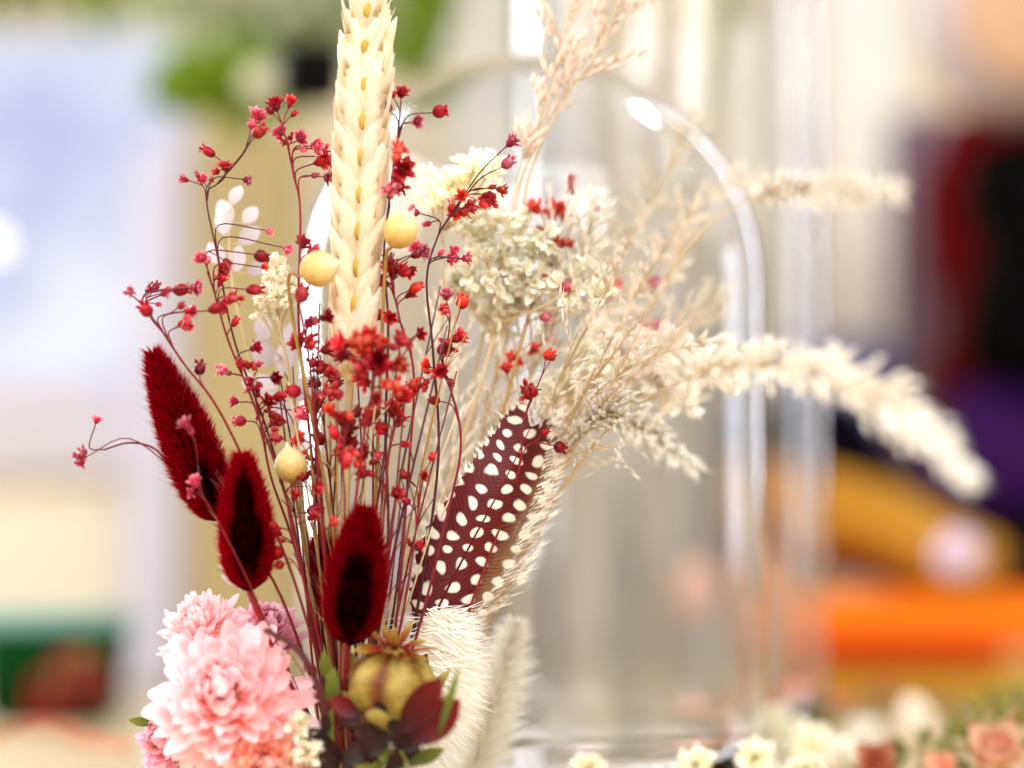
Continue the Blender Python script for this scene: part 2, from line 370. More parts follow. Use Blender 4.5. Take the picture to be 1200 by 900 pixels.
sprig('red sprig standing in the middle right of the bloom clump', [(430, 850), (442, 700), (450, 600), (455, 540), (462, 500)],
      [(432, 530, O, 'red'), (446, 505, G, 'red', 1.1), (470, 520, B_, 'red'), (440, 483, G, 'red', 1.2), (462, 487, O, 'orange', 1.1), (471, 492, G, 'red', 1.2), (470, 470, O, 'red', 1.3), (480, 455, G, 'orange', 1.2), (434, 496, B_), (433, 533, O, 'crimson')], 0.563, extra=3)
sprig('low sprig of scattered buds between the two dark bunny tails', [(395, 850), (372, 740), (350, 660), (338, 600)],
      [(330, 651, B_, 'orange', 1.4), (343, 588, O), (326, 618, B_, 'red'), (360, 600, B_, 'crimson'), (366, 570, O, 'red'), (352, 562, B_)], 0.563, extra=2)
sprig('fine red sprig at the left edge of the spotted feather', [(440, 860), (468, 740), (482, 660), (490, 600)],
      [(489, 642, B_, 'red', .9), (476, 560, B_, 'red', .8), (496, 560, O, 'red', .8), (480, 590, B_, 'crimson', .8), (505, 540, B_, 'red', .8)], 0.568)
sprig('red sprig with deep blooms half hidden behind the wheat ear', [(400, 800), (392, 620), (384, 540), (380, 500)],
      [(375, 472, G, 'red', 1.2), (386, 470, O, 'crimson', 1.1), (379, 520, B_, 'red'), (370, 540, O, 'red', .8), (388, 440, G, 'red', 1.2), (372, 455, O)], 0.576, extra=2)

# ------------------------------------------------------------------ bare stems fanning up through the bouquet
stem_spec = []
for i in range(40):
    tx = R.uniform(322, 545); ty = R.uniform(330, 560) if i % 3 else R.uniform(430, 640)
    if 200 < tx < 345: ty = max(ty, 430)
    stem_spec.append((tx, ty))
for i, (tx, ty) in enumerate(sorted(stem_spec)):
    D = D0+R.uniform(-0.006, 0.02)
    k = R.random()
    mk, nm = (('stem_red', 'red') if k < 0.4 else ('stem_dark', 'dark brown') if k < 0.6 else ('stem_gold', 'golden') if k < 0.8 else ('stem_cream', 'cream'))
    a = basep(1.3); e = P(tx, ty, D); m = a.lerp(e, 0.5)+RT*R.uniform(-.003, .003)
    b = MB(); sm = smooth_path([a, m, e], 7); b.tube(sm, R.uniform(.00035, .0006), 0.0002, 5)
    for q in range(R.randrange(1, 4)):
        j = R.randrange(6, len(sm)-1); t = (sm[j+1]-sm[j]).normalized(); L = R.uniform(.004, .011)
        sd = RT*R.choice((-1, 1))*R.uniform(.3, .7)
        b.tube(smooth_path([sm[j], sm[j]+(t+sd*.7)*L*.5, sm[j]+(t*1.1+sd)*L], 3), .00025, .00015, 4)
    o = b.build('dried_stem', M[mk])
    side = 'left of' if tx < 380 else ('in front of' if tx < 440 else 'right of')
    tag(o, f'thin bare {nm} stalk {side} the wheat in the fan of stems', 'stalk', f'bare {nm} stalks {side} the wheat')

# ------------------------------------------------------------------ wheat ear
wb = P(402, 930, .57)
wt = thing('wheat_ear', 'bleached cream wheat ear standing tallest in the bouquet', 'wheat', wb)
path = smooth_path([wb, P(402, 700, .568), P(407, 520, .567), P(411, 430, .566), P(419, 250, .568), P(428, 60, .568), P(431, 20, .568)], 10)
b = MB(); b.tube(path, .0011, .0008, 7); b.build('stem', M['stem_cream'], wt)
def along(y):
    y = max(-5, y); x = 411+(431-411)*(430-y)/420
    return P(x, y, .565)
ax = (along(60)-along(400)).normalized()
toc = -FW
npair = 10
for i in range(npair):
    y = 440-43*i; k = i/npair
    wd = .92+.18*min(1, k*3)-(.0 if i < 8 else (i-7)*.16)
    for depth in (0, 1):                       # front row and back row
        tz = toc if depth == 0 else -toc
        for sd in (-1, 1):
            c = along(y-(7 if sd > 0 else 0)-(20 if depth else 0)); L = S(100)*(1 if i < 8 else .8)
            base = c+RT*S(3)*sd+tz*S(5)
            d = (ax+RT*sd*.185*wd+tz*.06).normalized()
            b = MB()
            up = (tz*1.0+RT*sd*.35)
            j = lambda q=.16: rv(q)
            b.petal(base-ax*S(6), d+rv(.05), up+j(), L*R.uniform(.94, 1.06), S(40)*wd, -.32, -.10, 9, .36)
            b.petal(base+RT*sd*S(7)*wd-tz*S(1), (d+RT*sd*.10).normalized(), up+RT*sd*.9, L*R.uniform(.8, 1.0), S(32)*wd, -.4, -.14, 8, .4)
            b.petal(base+tz*S(1)+RT*S(2)*sd, (d-RT*sd*.05).normalized(), up-RT*sd*.5, L*R.uniform(.55, .85), S(24)*wd, -.5, -.15, 7, .45)
            tipp = base+d*L*.93; b.tube([tipp, tipp+(d+rv(.15))*S(R.uniform(8, 22)), tipp+(d+RT*sd*.12+rv(.1))*S(R.uniform(24, 40))], .00028, .00005, 4)
            b.ell(base+d*L*.42-tz*S(7), d, L*.36, S(12)*wd, 10, 8)
            b.build('spikelet', M['wheat'], wt)
        if depth == 0:
            b = MB(); b.ell(along(y-40)+toc*S(6)+RT*S(R.uniform(-2, 3)), ax, S(12), S(6.5), 8, 6); b.build('kernel', M['wheat_in'], wt)
b = MB()
for (x0, y0, x1, y1) in ((452, 110, 462, 62), (446, 60, 452, 20), (408, 80, 397, 48), (409, 40, 399, -10), (440, 20, 447, -25), (450, 150, 461, 96)):
    b.tube([P(x0, y0, .561), P((x0+x1)/2, (y0+y1)/2, .56), P(x1, y1, .56)], .0007, .0001, 5)
b.build('awn', M['wheat'], wt)

# ------------------------------------------------------------------ bunny tails
def bunny(label, x0, y0, x1, y1, wpx, D, shade_patch, awns=60):
    """(x0,y0) bottom of head, (x1,y1) tip"""
    a = P(x0, y0, D); t = P(x1, y1, D); L = (t-a).length; ax = (t-a).normalized()
    root = thing('bunny_tail_grass', label, 'dried grass', a, 'dark red bunny tails in the bouquet')
    b = MB(); b.tube(smooth_path([basep(.7), P((x0+BX)/2, (y0+BY)/2, D+.003), a, a+ax*L*.3], 8), .0006, .0005, 5); b.build('stem', M['stem_red'], root)
    W = S(wpx, D)/2
    def rad(h): # outline 0..1
        return (math.sin(math.pi*min(1, h*.5/.36)) if h < .36*1 else 1)*1 if h < .36 else max(0, math.cos((h-.36)/.64*math.pi/2))**.75
    def rr(h): return max(.02, (1-(1-h/.34)**2)**.5 if h < .34 else max(0, math.cos((h-.34)/.66*math.pi/2))**.7)
    b = MB(); prof = [(W*.74*rr(i/14), L*(.01+.93*i/14)) for i in range(15)]
    b.lathe(a, ax, prof, 16); b.build('seed_head', M['tail_core'], root)
    a1 = ax.orthogonal().normalized(); a2 = ax.cross(a1)
    b = MB()
    h0, h1, wid, off = shade_patch  # front patch where the shade of a backlit tail goes into hair colour
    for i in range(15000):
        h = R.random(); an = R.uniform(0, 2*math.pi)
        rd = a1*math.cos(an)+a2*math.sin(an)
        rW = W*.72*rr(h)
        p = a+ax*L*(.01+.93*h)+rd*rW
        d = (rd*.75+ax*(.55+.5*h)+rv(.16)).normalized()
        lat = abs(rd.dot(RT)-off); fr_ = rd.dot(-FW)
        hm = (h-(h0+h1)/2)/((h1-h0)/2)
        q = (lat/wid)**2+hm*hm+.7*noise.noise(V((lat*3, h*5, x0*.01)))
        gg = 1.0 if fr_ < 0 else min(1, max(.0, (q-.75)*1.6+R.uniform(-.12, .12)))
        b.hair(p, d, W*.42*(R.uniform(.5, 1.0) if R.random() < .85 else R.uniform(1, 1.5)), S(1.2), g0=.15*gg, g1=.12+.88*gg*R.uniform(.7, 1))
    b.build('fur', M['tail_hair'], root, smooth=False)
    b = MB()
    for i in range(awns):
        h = R.uniform(.1, 1); an = R.uniform(0, 2*math.pi); rd = a1*math.cos(an)+a2*math.sin(an)
        d = (rd*.7+ax*(.6+.5*h)+rv(.2)).normalized()
        if rd.dot(-FW) > .5: continue
        b.hair(a+ax*L*(.9*h)+rd*W*.7*rr(h), d, W*R.uniform(.8, 1.6), S(.5), g0=.2, g1=1)
    b.build('awn', M['tail_awn'], root, smooth=False)
    return root
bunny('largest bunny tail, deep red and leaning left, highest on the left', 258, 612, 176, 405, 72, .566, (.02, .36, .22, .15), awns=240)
bunny('bunny tail with its shaded middle coloured near black just above the pink flower', 292, 694, 284, 528, 70, .560, (.03, .86, .56, .08))
bunny('bunny tail with its shaded middle coloured black standing right above the yellow seed pod', 408, 758, 428, 592, 78, .556, (.02, .68, .56, .05))
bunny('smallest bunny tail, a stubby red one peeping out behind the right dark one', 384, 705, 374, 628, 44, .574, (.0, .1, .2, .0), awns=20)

# ------------------------------------------------------------------ round cream pods
def pod(label, x, y, r, d, D=.562):
    c = P(x, y, D); d = V(d).normalized()
    root = thing('seed_pod', label, 'seed pod', c, 'round cream pods in the bouquet')
    b = MB(); rr = S(r, D)
    prof = [(rr*w, rr*h) for w, h in ((.12, -1.1), (.55, -.9), (.9, -.5), (1, 0), (.9, .42), (.6, .78), (.3, 1.0), (.12, 1.15), (.03, 1.4))]
    b.lathe(c, d, prof, 14); b.build('capsule', M['pod_cream'], root)
    b = MB()
    for i in range(5):
        a = i*2*math.pi/5; o = d.orthogonal().normalized(); u = d.cross(o); q = o*math.cos(a)+u*math.sin(a)
        b.petal(c-d*rr*1.0, q-d*.1, -d, rr*.8, rr*.4, -.3, -1.2, 4)
    b.build('sepal', M['stem_gold'], root)
    b = MB(); s = c-d*rr*1.05
    b.tube(smooth_path([s, s-d*rr*.8+V((0, .004, -.004)), P((x+BX)/2, (y+BY)/2, D+.01), basep()], 8), .0004, .0005, 5); b.build('stem', M['stem_gold'], root)
pod('round cream pod touching the right side of the wheat ear', 470, 270, 21, (.5, -.1, .8), .560)
pod('round cream pod crossing the left edge of the wheat ear', 374, 315, 22, (.9, -.3, .25), .556)
pod('lowest cream pod, on a thin stem beside the upper bunny tails', 341, 545, 20, (-.2, -.2, 1), .564)

# ------------------------------------------------------------------ cream fluffy clusters
def cluster(label, path, blobs, D, mk='cluster', group='cream fluffy flower clusters', name='statice_sprig', pet=11, stem='stem_cream'):
    pts = [basep()]+[P(x, y, D) for x, y in path]; sm = smooth_path(pts, 8)
    root = thing(name, label, 'dried flower', sm[0], group)
    b = MB(); b.tube(sm, .0006, .0004, 5)
    f = MB()
    for (x, y, r) in blobs:
        if r > 11: x += R.uniform(-10, 10); y += R.uniform(-9, 9); r *= R.uniform(.65, 1.15)
        c = P(x, y, D+R.uniform(-.006, .006))
        q = min(sm, key=lambda p: (p-c-V((0, 0, -.01))).length)
        b.tube(smooth_path([q, q.lerp(c, .5)+V((0, 0, -.001)), c], 4), .0004, .0003, 4)
        n = int(r*r*.05*(11/pet)**1.6)+6
        for i in range(n):
            d = rv(1).normalized(); pp = c+d*S(r, D)*R.uniform(.25, 1)
            for k in range(R.randrange(3, 6)):
                dd = (d+rv(.8)).normalized()
                f.petal(pp, dd, rv(1), S(pet, D)*R.uniform(.7, 1.3), S(pet*.72, D), .35, R.uniform(-.6, .9), 3, .6)
    b.build('stem', M[stem], root); f.build('flower_head', M[mk], root)
    return root
cluster('small cream cluster left of the wheat beside the round pod', [(365, 700), (345, 480), (325, 370)],
        [(330, 312, 17), (321, 330, 17), (312, 352, 13), (341, 324, 14), (324, 345, 14), (306, 366, 7)], .572)
cluster('cream cluster highest of its kind under the tall rosy grass', [(470, 700), (515, 420), (520, 270)],
        [(500, 230, 16), (515, 212, 18), (535, 205, 22), (553, 195, 20), (567, 200, 20), (545, 222, 20), (520, 232, 15), (578, 190, 12), (575, 225, 14)], .592, pet=13)
cluster('wide cream cluster in the centre behind the orange blooms', [(480, 700), (560, 460), (590, 340)],
        [(560, 290, 24), (585, 270, 24), (610, 262, 20), (600, 298, 26), (630, 285, 22), (572, 315, 24), (600, 330, 26), (640, 305, 16), (548, 330, 18), (690, 310, 22), (705, 340, 18), (670, 345, 20), (570, 350, 24), (615, 355, 22), (590, 375, 20), (555, 262, 15), (648, 272, 12), (540, 350, 18), (530, 320, 14), (625, 325, 20), (575, 250, 14)], .594, pet=16)
cluster('pale cream cluster low right beside the bud over the feather', [(500, 760), (590, 580), (650, 480)],
        [(660, 440, 18), (690, 440, 22), (676, 465, 20), (705, 455, 18), (655, 470, 14), (645, 455, 12), (720, 430, 14), (690, 415, 14)], .606, pet=16)
cluster('blurred cream cluster behind the long grasses at the dome wall', [(510, 780), (620, 560), (720, 470)],
        [(735, 440, 24), (760, 450, 22), (790, 430, 26), (815, 440, 22), (840, 425, 20), (775, 420, 18), (740, 415, 18), (860, 435, 14), (810, 470, 16), (760, 400, 20), (700, 400, 20)], .615, mk='grass_white', pet=17)
cluster('little cream blossom tucked against the right of the pink flower', [(372, 900)],
        [(350, 850, 11), (357, 866, 13), (348, 880, 13), (362, 884, 12), (345, 893, 10)], .548, pet=12)

# ------------------------------------------------------------------ wispy grasses
def grass(label, path, Ds, mk, dens=1.0, spread=20, seed_l=13, start=.35, seed_w=3.2, name='feather_grass', group='pale feathery grasses in the bouquet', stem='stem_cream', up=.9, tobase=True, awn=True, thick=.0005):
    def dep(x):
        if Ds[1] >= .56 or x < 640: return max(Ds[0], .600)
        return max(Ds[0], .600)+(Ds[1]-max(Ds[0], .600))*min(1, (x-640)/(path[-1][0]-640))
    pts = [P(x, y, dep(x)) for i, (x, y) in enumerate(path)]
    if tobase: pts = [basep()+V((.004, .022, 0))]+pts
    sm = smooth_path(pts, 12)
    root = thing(name, label, 'dried grass', sm[0], group)
    b = MB(); b.tube(sm, thick, thick*.4, 5); f = MB()
    m = len(sm); s0 = int(m*start)
    cnt = int((m-s0)*2.4*dens*.5)
    for i in range(cnt):
        k = s0+(m-s0-1)*(i/cnt); j = int(k); p = sm[j].lerp(sm[min(j+1, m-1)], k-j)
        t = (sm[min(j+1, m-1)]-sm[max(j-1, 0)]).normalized()
        D = (p-CAM).dot(FW); q = i/cnt
        env = math.sin(math.pi*min(1, q*.85+.13))**.8
        L = S(spread, D)*env*R.uniform(.6, 1.5)
        sd = rv(1); sd = (sd-t*sd.dot(t)).normalized()
        d = (t*up+sd*.75).normalized()
        e = p+d*L
        br = [p, p+d*L*.5+t*L*.1, e+t*L*.15]
        b.tube(br, thick*.35, thick*.25, 3)
        ns = max(2, int(L/S(seed_l, D)*1.8))
        for z in range(ns):
            pp = p.lerp(e, (z+.7)/ns)+rv(S(2, D)); dd = (d+t*.6+rv(.35)).normalized(); sl = S(seed_l, D)*R.uniform(.7, 1.25)
            f.ell(pp+dd*sl*.5, dd, sl*.5, S(seed_w, D)*.5, 5, 4, 1, .4)
            if awn: f.hair(pp+dd*sl*.9, dd+rv(.15), sl*.8, S(.9, D))
    b.build('stem', M[stem], root); f.build('panicle', M[mk], root)
    return root
grass('tall rosy beige grass reaching the top edge above the centre', [(520, 640), (590, 330), (608, 225), (640, 130), (665, 20), (680, -60)], (.60, .612), 'grass_rose', .62, 56, 22, .60, 5.5)
grass('rosy grass spike leaning right near the top of the dome', [(540, 640), (600, 330), (622, 200), (660, 120), (705, 50), (740, -40)], (.60, .625), 'grass_rose', .62, 56, 22, .60, 5.5)
grass('short brownish grass tuft beside the tall rosy grass stem', [(500, 700), (580, 330), (600, 240), (612, 190), (618, 160)], (.588, .595), 'grass_rose', .9, 22, 20, .80, 5.2)
grass('fine beige grass spreading over the right half of the dome', [(540, 720), (640, 480), (700, 360), (745, 270), (790, 190), (815, 130)], (.59, .50), 'grass', .9, 48, 13, .48, 3.0)
grass('loose beige grass arching right across the middle of the dome', [(540, 740), (660, 500), (730, 400), (780, 330), (815, 260)], (.59, .51), 'grass', 1.1, 50, 13, .45, 3.2)
grass('low tan grass spray above the feather pointing right', [(540, 760), (620, 580), (680, 500), (740, 440), (800, 390), (850, 350)], (.585, .505), 'grass', .9, 46, 14, .4, 3.2)
grass('cream grass wisps standing behind the orange sprigs', [(510, 740), (590, 520), (640, 400), (680, 300), (700, 230)], (.60, .625), 'grass_white', 1.3, 48, 14, .4, 3.4)
grass('fine tan grass rising behind the feather tip', [(500, 760), (560, 560), (600, 450), (655, 350), (700, 280)], (.592, .60), 'grass', .9, 40, 13, .4, 3.0)
grass('thin cream grass fan directly above the spotted feather', [(500, 760), (540, 600), (570, 480), (600, 380), (610, 320)], (.585, .595), 'grass_white', 1.0, 34, 13, .4, 3.0)
grass('horizontal beige plume crossing both glass edges at upper right', [(560, 720), (700, 480), (800, 300), (880, 232), (960, 222), (1052, 226)], (.56, .478), 'grass', 3.6, 28, 20, .66, 7.5, up=1.1, thick=.0004)
grass('thick white plume sweeping down to the far right edge', [(560, 740), (690, 530), (800, 446), (900, 428), (990, 446), (1070, 495), (1136, 565)], (.56, .445), 'grass_white', 3.4, 34, 20, .45, 9, up=.7, thick=.0004)
grass('pale plume hanging over the dome wall under the cream cluster', [(560, 760), (650, 560), (700, 490), (750, 500), (812, 548)], (.56, .53), 'grass_white', 3.4, 28, 17, .5, 6)
grass('sparse fine grass reaching the right shoulder of the dome', [(560, 720), (680, 470), (760, 320), (830, 230), (895, 205)], (.56, .49), 'grass', .9, 30, 13, .5, 3.4)
grass('cream tuft of grass in front of the low cream cluster', [(540, 760), (610, 600), (680, 480), (760, 420), (850, 400)], (.60, .545), 'grass_white', 1.6, 34, 15, .4, 4.2)
for i, (tx, ty, mx_, lab) in enumerate(((770, 240, 'grass_white', 'bleached wisp of grass pointing at the right side of the dome'), (850, 330, 'grass_white', 'bleached wisp of grass nearly touching the right dome wall'),
        (680, 230, 'grass_white', 'bleached wisp of grass just left of the dome centre'), (740, 330, 'grass', 'bleached wisp of grass behind the rightmost orange sprig'), (560, 300, 'grass_white', 'bleached wisp of grass behind the centre cream cluster'),
        (830, 420, 'grass_white', 'bleached wisp of grass below the others at the dome wall'), (520, 380, 'grass_white', 'bleached wisp of grass behind the dark branching red sprig'))):
    grass(lab, [(500, 760), (500+(tx-500)*.4, 560), (500+(tx-500)*.75, ty+90), (tx, ty)], (.60, .51 if tx > 720 else .61), mx_, .8, 54, 17, .35, 3.6, group='bleached wisps of grass', thick=.0003)
grass('golden grass spray tucked behind the upper feather edge', [(520, 780), (590, 620), (625, 540), (660, 480)], (.585, .59), 'grass_rose', .8, 30, 14, .45, 3.0, stem='stem_gold')

# ------------------------------------------------------------------ pale translucent leaf sprigs
def leafy(label, path, leaves, D, mk='pale_leaf', name='pale_leaf_sprig', group='pale translucent leaf sprigs', L=26, W=18, stem='stem_cream', tobase=True, cat='dried leaves', thick=.0004):
    pts = ([basep()] if tobase else [])+[P(x, y, D) for x, y in path]; sm = smooth_path(pts, 8)
    root = thing(name, label, cat, sm[0], group)
    b = MB(); b.tube(sm, thick, thick*.6, 5)
    ob = []
    for (x, y, ang, s_) in leaves:
        c = P(x, y, D+R.uniform(-.002, .002)); q = min(sm, key=lambda p: (p-c).length)
        b.tube([q, q.lerp(c, .5), c], thick*.6, thick*.4, 4)
        d = (RT*math.cos(ang)+UP*math.sin(ang)+FW*R.uniform(-.3, .3)).normalized()
        f = MB(); f.petal(c, d, -FW+rv(.5), S(L, D)*s_, S(W, D)*s_, .2, R.uniform(-.3, .6), 7, .5); ob.append(f)
    b.build('stem', M[stem], root)
    for f in ob: f.build('leaf', M[mk], root)
    return root
leafy('pale lilac leaves high behind the airy pink sprig', [(350, 640), (300, 450), (272, 330), (268, 250)],
      [(270, 262, 2.0, 1.2), (262, 275, 1.6, 1.2), (272, 240, 1.2, 1.0), (280, 285, .6, 1.2), (285, 262, .9, 1), (272, 320, 1.3, 1.3), (262, 310, 2.2, 1.2), (290, 320, .5, 1.1)], .592)
leafy('pale lilac leaves in the stems left of the wheat', [(380, 740), (350, 560), (330, 420)],
      [(315, 430, 1.9, 1.5), (330, 440, 1.3, 1.6), (340, 420, 1.5, 1.6), (322, 470, 2.1, 1.4), (350, 470, 1, 1.4), (335, 500, 1.7, 1.5), (310, 400, 1.6, 1.3), (305, 460, 2.3, 1.2), (345, 540, 1.2, 1.3)], .596)
leafy('pale leaves low between the right dark bunny tail and the feather', [(440, 860), (465, 720), (475, 640)],
      [(462, 700, 1.5, 1.3), (470, 670, 1.9, 1.2), (455, 720, 2.1, 1.2), (478, 690, .9, 1.2), (468, 640, 1.5, 1.2), (463, 745, 1.2, 1.3), (475, 610, 1.4, 1)], .585)
fr = []
for y in range(560, 700, 14): fr += [(262-(y-560)*-.12, y, 2.6, .75), (268-(y-560)*-.12, y+6, 2.1, .7)]
leafy('white fringed leaves showing behind the two left bunny tails', [(360, 800), (300, 720), (270, 640), (256, 550)], fr, .588, W=9, L=30)

# ------------------------------------------------------------------ spotted feather
def feather():
    # quill path from lower left up to the tip
    D = .573
    q = smooth_path([P(440, 900, D+.004), P(470, 810, D+.002), P(500, 740, D), P(545, 650, D), (P(588, 570, D)), P(622, 500, D+.006)], 12)
    root = thing('spotted_feather', 'dark red feather with rows of white round spots', 'feather', q[0])
    b = MB(); b.tube(q, .0005, .00012, 6); b.build('quill', M['maroon'], root)
    m = len(q); i0 = int(m*.36)
    # vane: grid, u along, v across; two halves at an angle, right half wider
    me_v, me_f, uv = [], [], []
    nu, nv = 60, 24
    for i in range(nu+1):
        k = i/nu; f_ = i0+(m-1-i0)*k; j = min(int(f_), m-2); p = q[j].lerp(q[j+1], f_-j)
        t = (q[j+1]-q[j]).normalized(); sd = t.cross(FW).normalized()   # to the right
        if sd.x < 0: sd = -sd
        wl = S(64)*(math.sin(math.pi*(.16+.84*min(1, k*1.02)))**.55 if k < .99 else .15)
        wl = S(60)*(min(1, (k+.08)*3.0)**.6)*(max(0.03, 1-k)**.3)
        wr = S(88)*(min(1, (k+.1)*2.6)**.6)*(max(0.02, 1-k)**.36)
        for jv in range(nv+1):
            v = jv/nv*2-1
            w = wl if v < 0 else wr
            a = abs(v)
            pos = p+sd*v*w+t*a*S(34)*a**.3+FW*((a**2)*S(12) if v < 0 else (a**1.5)*S(62))
            # ragged edge
            if a > .95: pos += (sd*R.uniform(-1, 1)*S(3)+t*R.uniform(-1, 1)*S(3))
            me_v.append(pos); uv.append((k*S(290)+S(34)*a**1.3, v*w))
    for i in range(nu):
        for j in range(nv):
            a = i*(nv+1)+j; me_f.append((a, a+1, a+nv+2, a+nv+1))
    o0 = V(root['_o'])
    me = bpy.data.meshes.new('vane'); me.from_pydata([tuple(p-o0) for p in me_v], [], me_f)
    ul = me.uv_layers.new(name='uv')
    for lp in me.loops: ul.data[lp.index].uv = (uv[lp.vertex_index][0]*100, uv[lp.vertex_index][1]*100)
    me.polygons.foreach_set('use_smooth', [True]*len(me.polygons))
    mt = bpy.data.materials.new('feather_vane'); mt.use_nodes = True
    nt = mt.node_tree; n = nt.nodes; l = nt.links; bs = n['Principled BSDF']
    def math_(op, a, b=None, c=None):
        x = n.new('ShaderNodeMath'); x.operation = op
        for i, val in enumerate((a, b, c)):
            if val is None: continue
            if isinstance(val, (int, float)): x.inputs[i].default_value = val
            else: l.new(val, x.inputs[i])
        return x.outputs[0]
    uvn = n.new('ShaderNodeUVMap'); uvn.uv_map = 'uv'
    nz = n.new('ShaderNodeTexNoise'); nz.inputs['Scale'].default_value = 1.1; nz.inputs['Detail'].default_value = 1; l.new(uvn.outputs[0], nz.inputs['Vector'])
    ad = n.new('ShaderNodeVectorMath'); ad.operation = 'MULTIPLY_ADD'; l.new(nz.outputs['Color'], ad.inputs[0]); ad.inputs[1].default_value = (.5, .5, 0); l.new(uvn.outputs[0], ad.inputs[2])
    sx = n.new('ShaderNodeSeparateXYZ'); l.new(ad.outputs[0], sx.inputs[0])
    av = math_('ABSOLUTE', sx.outputs[1])
    # lattice follows the barbs: shear u back with |v|
    u = math_('DIVIDE', math_('ADD', sx.outputs[0], math_('MULTIPLY', av, -.1)), .40)
    vv = math_('DIVIDE', math_('ADD', sx.outputs[1], -.05), .48)
    row = math_('FLOOR', vv); odd = math_('MODULO', math_('ABSOLUTE', row), 2.0)
    uu = math_('ADD', u, math_('MULTIPLY', odd, .5))
    fu = math_('SUBTRACT', math_('FRACT', uu), .5); fv = math_('SUBTRACT', math_('FRACT', vv), .5)
    d2 = math_('SQRT', math_('ADD', math_('POWER', math_('MULTIPLY', fu, 1.1), 2), math_('POWER', fv, 2)))
    nz3 = n.new('ShaderNodeTexNoise'); nz3.inputs['Scale'].default_value = 6; l.new(uvn.outputs[0], nz3.inputs['Vector'])
    th = math_('ADD', math_('MULTIPLY', nz3.outputs['Fac'], .14), .225)
    dot = n.new('ShaderNodeMapRange'); l.new(math_('SUBTRACT', th, d2), dot.inputs['Value']); dot.inputs['From Min'].default_value = -.05; dot.inputs['From Max'].default_value = .05
    # barbs
    barb = n.new('ShaderNodeTexWave'); barb.inputs['Scale'].default_value = 3.2; barb.inputs['Distortion'].default_value = 3; barb.bands_direction = 'X'
    shv = n.new('ShaderNodeCombineXYZ'); l.new(math_('ADD', sx.outputs[0], math_('MULTIPLY', av, -.9)), shv.inputs[0]); l.new(shv.outputs[0], barb.inputs['Vector'])
    # ground colour: maroon at left and centre to tan at the right edge
    ug = n.new('ShaderNodeValToRGB'); e = ug.color_ramp.elements
    e[0].position = .66; e[0].color = (*lin((112, 6, 16)), 1); e[1].position = .93; e[1].color = (*lin((212, 196, 168)), 1)
    e2 = e.new(.76); e2.color = (*lin((158, 104, 38)), 1)
    l.new(math_('MULTIPLY_ADD', sx.outputs[1], .2, .5), ug.inputs['Fac'])
    mxb = n.new('ShaderNodeMixRGB'); mxb.blend_type = 'MULTIPLY'; l.new(ug.outputs[0], mxb.inputs[1]); 
    bc = n.new('ShaderNodeMapRange'); l.new(barb.outputs['Fac'], bc.inputs['Value']); bc.inputs['To Min'].default_value = .3; bc.inputs['To Max'].default_value = 1.1
    l.new(bc.outputs[0], mxb.inputs[2]); mxb.inputs[0].default_value = 1
    mx = n.new('ShaderNodeMixRGB'); l.new(dot.outputs[0], mx.inputs[0]); l.new(mxb.outputs[0], mx.inputs[1]); mx.inputs[2].default_value = (*lin((250, 244, 230)), 1)
    l.new(mx.outputs[0], bs.inputs['Base Color']); bs.inputs['Roughness'].default_value = .6
    tr = n.new('ShaderNodeBsdfTranslucent'); l.new(mx.outputs[0], tr.inputs['Color'])
    ms = n.new('ShaderNodeMixShader'); ms.inputs[0].default_value = .3; l.new(bs.outputs[0], ms.inputs[1]); l.new(tr.outputs[0], ms.inputs[2]); l.new(ms.outputs[0], n['Material Output'].inputs['Surface'])
    tp = n.new('ShaderNodeBsdfTransparent'); m2 = n.new('ShaderNodeMixShader')
    gap = n.new('ShaderNodeMapRange'); l.new(sx.outputs[1], gap.inputs['Value']); gap.inputs['From Min'].default_value = .75; gap.inputs['From Max'].default_value = 1.75; gap.inputs['To Max'].default_value = .85
    gg = math_('MULTIPLY', gap.outputs[0], math_('SUBTRACT', 1.0, math_('MULTIPLY', dot.outputs[0], .55)))
    l.new(gg, m2.inputs[0]); l.new(ms.outputs[0], m2.inputs[1]); l.new(tp.outputs[0], m2.inputs[2]); l.new(m2.outputs[0], n['Material Output'].inputs['Surface'])
    me.materials.append(mt)
    o = bpy.data.objects.new('vane', me); COL.objects.link(o); o.parent = root
    # loose barbs at edges
    b = MB()
    for i in range(750):
        k = R.random(); ii = int(k*nu); side = R.choice((0, nv, nv, nv, nv)); p = me_v[ii*(nv+1)+(side if side == 0 else nv-R.randrange(0, 5))]
        t = (q[-1]-q[i0]).normalized(); sd = RT*(1 if side else -1)
        b.hair(p-sd*S(3), (t*.9+sd*.6-UP*.2+rv(.3)), S(R.uniform(5, 14) if side == 0 else R.uniform(8, 30)), S(1.3))
    b.build('loose_barb', M['down'], root, smooth=False)
    # downy base
    b = MB()
    for i in range(7000):
        k = R.random()**.8; f_ = k*(i0+6); j = int(f_); p = q[j].lerp(q[j+1], f_-j)
        sd = RT*(1 if R.random() < .97 else -1)
        d = (sd*1.0+UP*R.uniform(-.9, .35)+FW*R.uniform(-.1, .5)).normalized()
        d = (d+rv(.25)).normalized()
        L = S(R.uniform(25, 105))*(.55+.45*math.sin(k*math.pi))
        b.hair(p+rv(S(9)), d, L, S(2.4), bend=-UP*R.uniform(0, .25)+rv(.12), g0=0, g1=1)
    b.build('down', M['down'], root, smooth=False)
feather()
